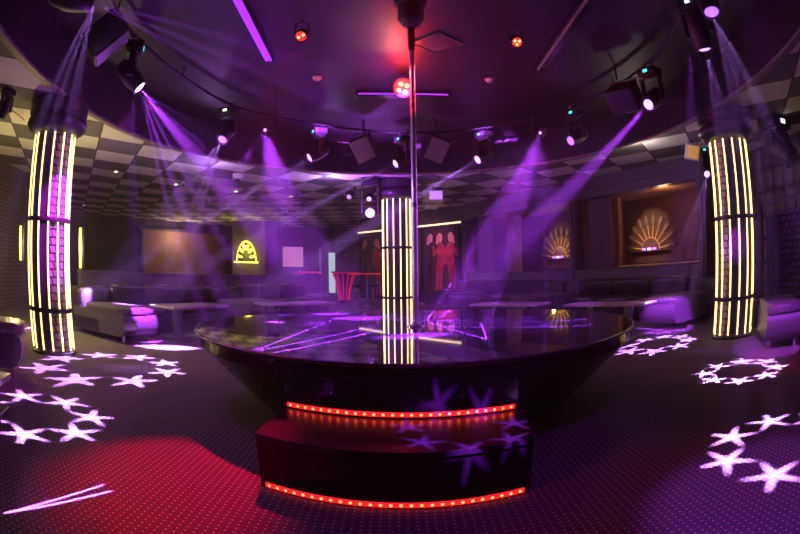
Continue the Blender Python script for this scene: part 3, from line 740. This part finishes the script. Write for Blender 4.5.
small_head((783, 150), (6.2, 3.6, .6), 'lensoff', 'big dark moving head hanging right of the right column, pale rim below', z=2.6, s=1.9, disp='white')
small_head((1, 118), (-6, 4.5, .6), 'lensoff', 'dark lamp cut by the left picture edge beside the left column top', z=2.78, s=.7, disp='black')
mb = MB(); P = [atz(1, 104, 3.13)]+[atz(x, y, 3.05) for x, y in ((2, 107), (10, 109), (17, 114), (24, 120))]; c = P[0].copy(); mb = MB(M.Translation(-c)); mb.tube(P, .012, 8)
o = mb.build('hanging_cable', 'brass'); o.location = c; tag(o, 'loose cable below the tiles beside the left column top', 'cable')
for px, lab in (((116, 171), 'bright pin spot on the grey tiles right of the left column'), ((176, 184), 'bright pin spot on the purple tiles, nearer the dazzling lamp'), ((236, 191), 'bright pin spot on the tiles just below the dome camera'), ((291, 196), 'bright pin spot on the violet tiles, rightmost of the row'), ((84, 205), 'pin spot on the yellowish tiles beside the left column, nearest the dark wall')):
    p = atz(*px, ZC); e = empty('ceiling_spot', p, lab, 'downlight', 'pin spots on the tiles')
    MB().lathe([(.07, 0), (.07, -.012), (.052, -.016), (.05, -.004), (.05, 0)], n=24).build('ring', 'steel', e)
    MB().lathe([(.048, -.006), (.03, -.014), (.001, -.016)], n=20).build('bulb', mat('bulb_glow', (1, .9, .7), .4, em=(1., .72, .42), es=22.) if 'bulb' not in MT else MT['bulb'], e)
    MT.setdefault('bulb', bpy.data.materials['bulb_glow'])
    lamp_to(spot('downlight', p+V((0, 0, -.03)), p+V((0, 0, -2)), 120, WARM, 40, .6), e)

# ------------------------------------------------------------------ left wall: dark bay, brown panel, emblem pillar, window
TW = M.Translation((-14, 18, 0)) @ M.Rotation(math.atan2(7.5, 5.7), 4, 'Z')
struct(MB(TW).box((6.9, -.05, 1.33), (4.9, .1, 2.66)), 'wall_panel_brown', 'wood')
struct(MB(TW).box((6.8, -.12, 2.7), (5.5, .25, .1)).box((4.35, -.12, 1.33), (.12, .25, 2.66)).box((9.2, -.12, 1.33), (.35, .3, 2.66)), 'trim_7', 'laminate')
struct(MB().box((-6.35, 22.9, ZC/2), (1.5, .9, ZC)), 'wall_pillar', 'purplewall')
struct(MB().box((-5.35, 23.3, ZC/2), (.4, 1.2, ZC)), 'wall_pillar_side', 'dark')
def half_fan(loc, rz, rad, label, group, blades=9, lit='amber', a0=8, a1=172):
    e = empty('fan_emblem', loc, label, 'wall ornament', group, rz)      # faces local -y
    h = rad*.33
    mb = MB(); mb.ext([(0, 0)], 0, 0) if False else None
    pts = [(h*cos(pi*i/24), h*sin(pi*i/24)) for i in range(25)]   # half round hub
    mb = MB(M.Rotation(pi/2, 4, 'X')); mb.prism(pts, 0.02, .07); hub = mb.build('hub', 'brown', e)
    mb = MB(); mb.tube([(h*1.02*cos(pi*i/24), -.05, h*1.02*sin(pi*i/24)) for i in range(25)], .014, 8); mb.build('hub_rim', lit, hub)
    for x in (-.2*rad, .0, .2*rad): MB().box((x, -.13, .03), (.12, .04, .06), bev=.01).build('foot_lamp', 'lensdim' if x else 'lens', hub, label='small violet lamp at the fan foot')
    mb = MB(); mb.box((0, -.05, -.02), (2*rad*.72, .12, .035), bev=.008); mb.build('ledge', 'brown', e)
    for i in range(blades):
        a = R(a0+(a1-a0)*i/(blades-1)); c, s = cos(a), sin(a)
        mb = MB(); mb.tube([(h*c, -.045, h*s), (rad*.68*c, -.045, rad*.68*s)], .011, 8); ro = mb.build('rod', lit, e)
        T = M.Translation((rad*.83*c, -.05, rad*.83*s)) @ M.Rotation(-(a-pi/2), 4, 'Y')
        mb = MB(T)
        out = [(.0, -.18), (.05, -.12), (.075, 0), (.07, .1), (.035, .17), (0, .19)]
        prof = [(x*rad*.72, z*rad*.8) for x, z in out]; pl = prof+[(-x, z) for x, z in prof[-2:0:-1]]
        mb2 = MB(T @ M.Rotation(pi/2, 4, 'X')); mb2.prism(pl, -.02, .02, True); mb2.build('blade', 'feather', ro, label='bronze feather blade')
    return e
# yellow emblem on the pillar
ec = V((-6.44, 22.43, 1.42))
e = empty('yellow_emblem', ec, 'yellow glowing half round emblem on the pillar above the left sofas', 'wall ornament')
W_, H_ = .44, .84
RX = M.Rotation(pi/2, 4, 'X')
arch = lambda w_, h_, n_=24: [(w_*cos(pi*i/n_), h_*sin(pi*i/n_)) for i in range(n_+1)]
mb = MB(RX); mb.prism(arch(W_*1.04, H_*1.04), -.0, .012); mb.build('glow_plate', 'yellowdim', e)
mb = MB(RX); mb.prism(arch(W_*.92, H_*.92), .02, .06); mb.build('face', 'black', e)
for i in range(6):
    a = R(15+30*i); c, s = cos(a), sin(a)
    T = RX @ M.Translation((W_*.66*c, H_*.66*s+.05, .06)) @ M.Rotation(a-pi/2, 4, 'Z')
    pl = [(.05*cos(t)*(1+.35*sin(t)), .125*sin(t)) for t in [2*pi*k/20 for k in range(20)]]
    MB(T).prism(pl, 0, .02).build('petal', 'yellow', e, label='yellow glowing petal')
mb = MB(); mb.box((0, -.07, -.04), (1.05, .14, .05), bev=.01); mb.build('ledge', 'yellow', e, label='yellow glowing ledge')
lamp_to(point('emblem_glow', ec+V((0, -.45, .35)), (1., .85, .08), 28, .2), e)
# window with pink curtain
c = V((-5.27, 26.58, 1.7)); e = empty('curtained_window', c, 'window with a pink pleated curtain in the purple back wall', 'window')
mb = MB()
pl = [(-.58+1.16*i/60, .02*sin(i*1.3)-.06) for i in range(61)]
mb.add([(x, y, -.47) for x, y in pl]+[(x, y, .5) for x, y in pl]+[(x, y+.01, -.47) for x, y in pl]+[(x, y+.01, .5) for x, y in pl], [[i, i+1, 62+i, 61+i] for i in range(60)]+[[122+i, 183+i, 184+i, 123+i] for i in range(60)])
mb.build('curtain', 'pink', e)  # emission added so the cloth looks lit
mb = MB()
for x in (-.62, .62): mb.box((x, -.03, 0), (.06, .08, 1.12))
for z in (-.53, .53): mb.box((0, -.03, z), (1.3, .08, .06))
mb.build('frame', 'laminate', e)
# lit door and its frame
e = empty('bright_door', (-3.2, 26.4, 0), 'narrow bright white door panel left of the red lit bar', 'door')
MB().box((0, -.05, .96), (.42, .08, 1.92)).build('leaf', 'door', e)
mb = MB(); mb.box((-.62, -.04, 1.05), (.09, .1, 2.1)); mb.box((.27, -.04, .96), (.06, .1, 1.92)); mb.build('frame', 'steel', e)
for x in (-6.0, ):
    struct(MB().box((-6.05, 26.0, ZC/2), (.25, .4, ZC)), 'trim_8', 'dark')

# red lit bar, stools, red lamp table
bp = atr(344, 285, 18.6); bp.z = 0
e = empty('bar_counter', bp, 'flared bar counter with a red glowing rim and red lit stripes', 'bar')
mb = MB(); mb.lathe([(.17, .04), (.18, .4), (.28, .8), (.37, 1.02), (.37, 1.04)], n=40); b = mb.build('body', 'barwood', e)
for i in range(12):
    a = 2*pi*i/12; c_, s_ = cos(a), sin(a)
    mb = MB(); mb.tube([(.175*c_, .175*s_, .12), (.19*c_, .19*s_, .4), (.29*c_, .29*s_, .8), (.37*c_, .37*s_, .99)], .016, 6); mb.build('glow_rib', 'redbar', b, label='red glowing rib')
mb = MB(); mb.lathe([(.2, 1.04), (.42, 1.04), (.43, 1.05), (.43, 1.08), (.001, 1.085)], n=40); mb.build('counter_top', 'barwood', e)
mb = MB(); mb.tube([(.425*cos(2*pi*i/40), .425*sin(2*pi*i/40), 1.035) for i in range(40)], .014, 8, True); mb.build('rim_light', 'redbar', e, label='red glowing rim')
bp2 = atr(367, 285, 17.2); bp2.z = 0
e = empty('high_table', bp2, 'high table with a red glowing edge just left of the rear column', 'table')
MB().lathe([(.22, 0), (.22, .02), (.03, .04), (.03, 1.0)], n=24).build('pedestal', 'steel', e)
mb = MB(); mb.box((0, 0, 1.02), (1.05, .5, .04), bev=.01); mb.build('tabletop', 'barwood', e)
mb = MB(); mb.box((0, -.27, 1.02), (1.05, .025, .035)); mb.build('edge_light', 'redbar', e, label='red glowing edge')
for dx, lab in ((-.1, 'bar stool nearest the flared bar counter'), (.32, 'bar stool nearest the rear column')):
    q = bp2+V((dx-.1, -.75, 0)); e = empty('bar_stool', q, lab, 'bar stool', 'bar stools by the high table')
    MB().lathe([(.19, 0), (.19, .015), (.025, .035), (.022, .62)], n=20).build('pedestal', 'chrome', e)
    MB().lathe([(.05, .6), (.17, .64), (.18, .68), (.15, .71), (.001, .715)], n=24).build('seat', 'leather', e)
    mb = MB(); mb.tube([(.13*cos(2*pi*i/20), .13*sin(2*pi*i/20), .25) for i in range(20)], .01, 6, True); mb.tube([(-.13, 0, .25), (.13, 0, .25)], .008, 6); mb.build('footrest', 'chrome', e)
q = atr(310, 272, 20.5); q.z = 0
e = empty('lamp_table', q, 'round table with a red glowing rim behind the left partition, below the pink curtain', 'table')
MB().lathe([(.25, 0), (.25, .03), (.05, .06), (.05, .9), (.2, .98), (.2, 1.0)], n=28).build('pedestal', 'black', e)
MB().lathe([(.2, 1.0), (.38, 1.0), (.4, 1.02), (.38, 1.05), (.001, 1.05)], n=40).build('tabletop', 'barwood', e)
mb = MB(); mb.tube([(.405*cos(2*pi*i/40), .405*sin(2*pi*i/40), 1.03) for i in range(40)], .022, 8, True); mb.build('rim_light', 'redbar', e, label='red glowing rim')
q = atr(355.5, 290, 17.4); q.z = 0
e = empty('frosted_vase', (q.x, q.y, 0), 'pale ribbed floor vase between the bar counter and the high table', 'vase')
MB().lathe([(.08, 0), (.1, .03), (.05, .1), (.13, .3), (.17, .42), (.1, .55), (.06, .62), (.1, .72), (.05, .85), (.02, .92), (.001, .93)], n=24).build('body', 'grey', e)

# ------------------------------------------------------------------ posters
def limb(mb, a, b, r0, r1, z=.012):
    a, b = V((*a, 0)), V((*b, 0)); t = (b-a).normalized(); n_ = V((-t.y, t.x, 0)); pl = []
    for i in range(9): q = pi/2+pi*i/8; pl.append(a+(n_*sin(q)+t*cos(q))*r0)
    for i in range(9): q = -pi/2+pi*i/8; pl.append(b+(n_*sin(q)+t*cos(q))*r1)
    mb.prism([(p.x, p.y) for p in pl], 0, z)
def poster(u0, u1, figs, label, z0=.12, z1=2.5):
    Pa = V((1.95, 17.2, 0)); d = (V((-1.6, 22, 0))-Pa).normalized(); nn = V((-d.y, d.x, 0))*1.0
    if nn.y > 0: nn = -nn
    c = Pa+d*((u0+u1)/2)+nn*.03; w_ = u1-u0
    e = empty('dancer_poster', (c.x, c.y, z0), label, 'poster', 'tall dancer posters')
    T = M(((-d.x, 0, nn.x, 0), (-d.y, 0, nn.y, 0), (0, 1, 0, 0), (0, 0, 0, 1)))
    mb = MB(T); mb.box((0, (z1-z0)/2, -.015), (w_, z1-z0, .03)); mb.build('print', 'ink', e)
    mb = MB(T)
    for x in (-w_/2, w_/2): mb.box((x, (z1-z0)/2, .0), (.05, z1-z0, .06))
    for y in (0, z1-z0): mb.box((0, y, .0), (w_+.05, .05, .06))
    mb.build('frame', 'blackm', e)
    for k, (fx, sg, dress) in enumerate(figs):
        zo = .004*k
        mb = MB(T @ M.Translation((fx, 0, .001+zo)))
        g = lambda x, y: (x*sg, y)
        limb(mb, g(-.05, .12), g(-.02, .62), .045, .075); limb(mb, g(-.02, .62), g(.0, 1.05), .08, .14)
        limb(mb, g(.2, .1), g(.12, .6), .045, .07); limb(mb, g(.12, .6), g(.06, 1.05), .08, .14)
        limb(mb, g(.03, 1.05), g(-.02, 1.35), .17, .13); limb(mb, g(-.02, 1.35), g(-.05, 1.68), .13, .17)
        limb(mb, g(-.05, 1.72), g(-.02, 1.88), .06, .055)
        limb(mb, g(-.2, 1.68), g(-.33, 1.35), .055, .045); limb(mb, g(-.33, 1.35), g(-.12, 1.12), .045, .035)
        limb(mb, g(.1, 1.68), g(.3, 1.45), .055, .045); limb(mb, g(.3, 1.45), g(.34, 1.75), .045, .035)
        mb.build('figure', 'ink' if dress else 'skin', e)
        mb = MB(T @ M.Translation((fx, 0, .014+zo))); limb(mb, g(-.02, 1.98), g(-.01, 2.06), .1, .12); limb(mb, g(.06, 2.02), g(.13, 1.86), .1, .05); mb.build('hair', 'wig', e, label='pink hair of the printed figure')
    return e
poster(.18, 1.95, ((-.5, -1, True), (.52, 1, False), (-.02, -1, False)), 'poster of two crimson dancers with pink hair, right of the pole')
poster(2.07, 3.4, ((.0, 1, True),), 'poster of a dark dressed dancer with pink hair, close behind the rear column')
poster(4.2, 5.9, ((.35, 1, False), (-.45, -1, True)), 'poster of two pink haired dancers left of the rear column')
Pa = V((1.95, 17.2, 0)); d_ = (V((-1.6, 22, 0))-Pa).normalized(); nn = V((-d_.y, d_.x, 0)); nn = -nn if nn.y > 0 else nn
struct(MB().tube([Pa+d_*.05+nn*.08+V((0, 0, 2.58)), Pa+d_*5.95+nn*.08+V((0, 0, 2.58))], .028, 8), 'trim_9', mat('cove_tube', (.9, .8, .6), .4, em=(1., .72, .4), es=1.6))

# ------------------------------------------------------------------ right niches: curtains, fans, ledges
def curtain(s0, s1, n_, label, z0=1.0, z1=2.7, m='curtain', waves=5):
    c = onA((s0+s1)/2, n_, z0); e = empty('niche_curtain', c, label, 'curtain', 'grey niche curtains', ROTA)
    L = s1-s0; k = waves*8; th = .012
    pl = [(-L/2+L*i/k, .035*sin(2*pi*waves*i/k)) for i in range(k+1)]; H = z1-z0; q = k+1
    mb = MB(); mb.add([(x, y, 0) for x, y in pl]+[(x, y, H) for x, y in pl]+[(x, y+th, 0) for x, y in pl]+[(x, y+th, H) for x, y in pl],
        [[i, i+1, q+i+1, q+i] for i in range(k)]+[[2*q+i, 3*q+i, 3*q+i+1, 2*q+i+1] for i in range(k)]+[[i, 2*q+i, 2*q+i+1, i+1] for i in range(k)])
    mb.build('cloth', m, e)
    return e
curtain(2.95, 3.8, -.45, 'grey curtain at the left side of the brown niche')
curtain(4.12, 4.45, -.45, 'narrow grey curtain hiding half of the left fan emblem', waves=2)
curtain(7.9, 8.75, -.45, 'grey curtain at the far side of the left niche, by the posters')
struct(MB(TA).box((3.0, -.75, 1.33), (.12, .12, 2.66)), 'trim_10', 'wood')
struct(MB(TA).box((7.55, -.95, 1.33), (.34, .34, 2.66)), 'trim_11', 'wood')
f1 = V((6.15, 11.75, 1.4)); fa_ = ROTA+pi
f1 = onA(1.35, -DEP-.3, 1.33); f2 = onA(5.9, -DEP-.3, 1.33)
def fan_at(px, label, group, lit):
    # ornament mounted on the niche back wall under the given pixel
    d = ray(*px); A2 = A-NR*(DEP+.33); n2 = V((NR.x, NR.y)); k = n2.dot(V((A2.x, A2.y)))/n2.dot(V((d.x, d.y))); p = V((0, 0, EYE))+d*k
    return half_fan(p, ROTA+pi, .95, label, group, 10, lit), p
G_ = 'feather fan ornaments in the niches'
fe1, fp1 = fan_at((652, 250), 'feathered half fan on the brown niche wall, lit violet at its foot', G_, 'amber')
fe2, fp2 = fan_at((561, 258), 'amber feathered half fan glowing in the dark left niche', G_, 'amber')
for fe, off in ((fe1, .0), (fe2, 0.)):
    pass
mb = MB(TA @ M.Translation((1.9, -1.55, .5))); mb.box((0, 0, 0), (3.5, .9, 1.0)); 
e = tag(mb.build('niche_ledge', 'brown'), 'brown ledge under the fan in the brown niche', 'ledge')
e.data.transform(M.Translation((0, 0, 0)))
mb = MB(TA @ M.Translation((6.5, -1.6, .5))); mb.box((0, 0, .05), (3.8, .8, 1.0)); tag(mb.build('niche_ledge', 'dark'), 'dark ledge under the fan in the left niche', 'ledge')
g = empty('brass_grille', onA(1.45, -.75, 1.0), 'low brass grille along the brown niche ledge', 'grille', None, ROTA)
mb = MB(); mb.box((0, 0, .04), (2.7, .6, .03)); 
mb.build('frame', 'brass', g)
mb = MB()
for i in range(40): mb.box((-1.32+2.64*i/39, 0, .062), (.02, .56, .014))
mb.build('slats', 'blackm', g)
# dark doorway in the right wall with violet glass blocks behind it
struct(MB().box((8.2, 7.3, ZC/2), (.1, 3.2, ZC)), 'wall_glass_block', 'glassblock')
struct(MB().box((7.7, 5.75, ZC/2), (1.3, .1, ZC)).box((7.7, 8.85, ZC/2), (1.3, .1, ZC)), 'wall_lobby', 'dark')
mb = MB()
for y in (6.5, 8.1): mb.box((7.0, y, 1.0), (.22, .1, 2.0))
mb.box((7.0, 7.3, 2.03), (.22, 1.7, .08)); struct(mb, 'trim_12', 'black')
# left recess: sconce strips beside the left column
def sconce(px0, px1, r, label):
    a, b = atr(*px0, r), atr(*px1, r); c = V((a.x, a.y, b.z)); h = a.z-b.z
    e = empty('wall_sconce', c, label, 'wall light', 'tall yellow sconces'); 
    MB().box((0, .05, h/2), (.06, .04, h+.06), bev=.01).build('back_plate', 'blackm', e)
    MB().tube([(0, -.02, 0), (0, -.02, h)], .02, 12).build('tube', 'yellowdim', e)
    return e, V((a.x, a.y, (a.z+b.z)/2))
s1, sp1 = sconce((21.5, 226), (19.5, 260), 8.6, 'tall yellow sconce on the brick wall left of the left column')
s2, sp2 = sconce((81, 228), (81, 268), 8.6, 'tall yellow sconce just right of the left column')
for s_, p_ in ((s1, sp1), (s2, sp2)): lamp_to(point('sconce_light', p_+V((.1, -.25, 0)), (1., .78, .25), 55, .1), s_)
# doorway shapes on the left brick wall
T = M.Translation((-7.0, 3.6, 0)) @ M.Rotation(math.atan2(7.6, -2.6), 4, 'Z')
struct(MB(T).box((3.3, -.08, 1.05), (1.1, .1, 2.1)), 'door_1', 'black')
struct(MB(T).box((2.7, -.1, 1.07), (.1, .14, 2.2)).box((3.9, -.1, 1.07), (.1, .14, 2.2)).box((3.3, -.1, 2.15), (1.3, .14, .1)), 'trim_13', 'wood')

# ------------------------------------------------------------------ the lamps' light, and added fill lights
def on(e, *lamps):
    for l in lamps: lamp_to(l, e)
H = ho
for t in ((-1.0, 11.2, 3.7), (.3, 11.2, 3.72), (2.1, 10.6, 3.7)): on(H[0][0], spot('beam', H[0][1], t, 3.5, VIOLET, 95000, .9, .01))
for t, a, k in ((atz(205, 318, .5), 4, 1), (atz(232, 314, .5), 6, 1), (atz(275, 322, ZS), 4, .8), (atz(330, 314, ZS), 7, 1), (atz(360, 318, ZS), 9, .8)): on(H[1][0], spot('beam', H[1][1], t, a, VIOLET, 180000*k, .9, .01))
on(H[1][0], shaft_spot('beam', H[1][1], H[1][2], 40, VIOLET, 40000, 12, .0015, 8, .5))
on(H[2][0], star_spot('gobo', H[2][1], (-3.2, 5.15, 0), .18, .062, 8, STAR, 20000, .12))
on(H[3][0], spot('beam', H[3][1], H[3][2], 4, WHITEP, 150000, .5))
on(H[4][0], spot('beam', H[4][1], H[4][2], 4, WHITEP, 150000, .5))
on(H[5][0], spot('beam', H[5][1], H[5][2], 5, WHITEP, 150000, .5))
on(violet_e, star_spot('gobo', vt, (3.52, 6.6, 0), .118, .046, 8, STAR, 14000, .06))
on(H[6][0], spot('beam', H[6][1], H[6][2], 6, WHITEP, 3000, .5))
on(H[7][0], spot('beam', H[7][1], H[7][2], 6, VIOLET, 150000, .8))
on(H[8][0], star_spot('gobo', H[8][1], (3.27, 4.1, 0), .14, .054, 8, STAR, 16000, .06))
on(H[9][0], star_spot('gobo', H[9][1], (2.25, 2.12, 0), .15, .055, 7, STAR, 18000, .4))
for x, y in ((408, 322), (452, 311), (487, 338), (545, 325)): on(lb, spot('laser_ray', lbt, atz(x, y, ZS), 1, VIOLET, 200000, 1., 0))
for x, y in ((258, 349), (330, 330)): on(la, spot('laser_ray', lat, atz(x, y, ZS), 1, VIOLET, 140000, 1., 0))
# second lamp of the upper left head: blurred stars on the carpet near the left armchair
on(H[0][0], star_spot('gobo', H[0][1], (-2.68, 2.85, 0), .17, .065, 7, STAR, 18000, .4))
# stars on the stage front, thrown from the near part of the ring
on(rg, star_spot('gobo', (.7, .6, 3.4), (.32, 2.66, .4), .075, .026, 7, VIOLET, 9000, .5))
seg = [(atz(5, 513, 0), atz(103, 485, 0)), (atz(5, 513, 0), atz(111, 491, 0))]
on(la, laser_spot('laser_lines', lat+V((.05, -.05, .02)), seg, VIOLET, 500000, .0014))
# red lamps
on(r1, spot('red_wash', r1t, (-1.22, 2.45, 0), 22, (1., .005, .07), 1800, .9, .03))
on(r2, spot('red_wash', r2t, (1.2, 1.2, 0), 40, RED, 60, .6, .05))
on(rc, point('red_glow', rct+V((0, -.25, -.05)), RED, 60, .08))
# violet ambient points added at the fixtures, simulating spill
for i, q in enumerate(H): on(q[0], point('spill', q[1]+V((0, 0, -.5 if i == 1 else -.12)), PURPLE, (1.5, 22, 8, 8, 6, 5, 3, 2, 1, 1)[i], .1))
on(fl_e, point('flare_glow', fl_t+V((0, -.2, 0)), VIOLET, 80, .12))
on(violet_e, spot('violet_wash', vt, (2.4, 3.9, .2), 70, VIOLET, 20, .6))
# warm light in the niches, plus spots added to brighten the fans
on(fe1, point('niche_glow', onA(1.6, -.9, 2.45), (1., .5, .22), 13, .15), point('fan_glow', fp1+NR*.4+V((0, 0, .2)), (.75, .3, 1.), 2.5, .05), spot('fan_fill', fp1+NR*1.3+V((0, 0, 1.1)), fp1+V((0, 0, .4)), 60, (1., .7, .45), 70, .7, .05))
on(fe2, point('fan_glow', fp2+NR*.3+V((0, 0, .25)), (1., .7, .15), 3, .05), spot('fan_fill', fp2+NR*1.3+V((0, 0, 1.1)), fp2+V((0, 0, .4)), 60, (1., .75, .3), 30, .7, .05), point('niche_glow', onA(4.35, -1.3, 2.5), (.9, .6, .5), 4, .05))

on(rg, spot('violet_wash', (.3, 1.0, 3.5), (.0, 3.3, .3), 60, PURPLE, 80, .7, .1))  # added wash on the stage front, no head hangs there
on(H[1][0], spot('column_wash', H[1][1]+V((-.05, .05, -.2)), (colpos[0][0]+.1, colpos[0][1], 1.5), 34, MAG, 2200, .5, .05))
on(H[8][0], spot('column_wash', H[8][1]+V((.05, .05, -.15)), (*colpos[1], 1.1), 9, MAG, 1500, .5, .05))
on(H[4][0], spot('poster_fill', (.2, 15.2, 2.9), (.6, 19.2, 1.2), 60, (1., .35, .6), 420, .6, .1))  # added spot brightens the posters, not a beam of this head

on(rc, spot('pole_red_fill', rct+V((0, -.1, 0)), (SX, SY, 2.9), 16, RED, 1600, .6, .1))  # extra spot added to redden the pole
on(H[1][0], spot('violet_wash', H[1][1]+V((-.15, .1, 0)), (-3.72, 7.06, .42), 8, VIOLET, 24000, .6, .02))
on(H[8][0], spot('violet_wash', H[8][1]+V((-.15, .1, 0)), (4.2, 7.6, .22), 13, VIOLET, 9000, .6, .02))
on(H[7][0], spot('violet_wash', H[7][1], (2.6, 8.4, .5), 22, VIOLET, 260, .6, .02))

on(H[1][0], spot('chair_fill', (1.9, 1.9, 3.4), (4.1, 4.5, .35), 14, VIOLET, 2500, .5, .03))  # added violet light on the armchair, no head at that place
bay = V((-9.6, 22.4, 2.45))
o = point('bay_fill', bay, (1., .62, .38), 40, .2)  # added point brightens the brown panel
on(la, point('spill', lat+V((0, 0, -.3)), PURPLE, 10, .1))  # added violet ambient point

o = point('lobby_glow', (7.6, 7.3, 2.2), PURPLE, 10, .2)

on(rg, spot('violet_wash', (.4, .6, 3.5), (1.75, 1.55, 0), 26, VIOLET, 500, .6, .05))  # added spot tints the near carpet, set on the bare pipe

on(rc, spot('ceiling_fill', rct+V((0, -.3, -.25)), atz(372, 40, ZD), 50, (1., .42, .32), 50, .8, .1))  # added spot makes the pink patch on the dark ceiling

for e_, p_, t_, c_, w_ in ((lb, lbt+V((0, 0, -.1)), 1.5, WHITEP, 900), (H[1][0], H[1][1]+V((0, 0, -.15)), 1.5, WHITEP, 900), (H[7][0], H[7][1]+V((0, 0, -.15)), 1.4, VIOLET, 900), (r1, r1t, 2.8, RED, 900), (r2, r2t, 2.8, RED, 900)):  # spots added at the fixtures to brighten the pole
    on(e_, spot('pole_fill', p_, (SX, SY, t_), 18, c_, w_, .7, .05))
for px_, w_ in (((330, 190), 22), ((300, 185), 0), ((640, 158), 14)):  # added points brighten the tiles, no fixtures hang there
    p_ = atz(*px_, 2.85)
    if w_: on(fl_e if px_[0] < 400 else violet_e, point('tile_fill', p_, (.62, .4, 1.) if px_[0] < 400 else (.9, .75, .7), w_, .1))
on(fl_e, point('tile_fill', (-3.6, 9.6, 2.7), (.6, .3, 1.), 26, .1))
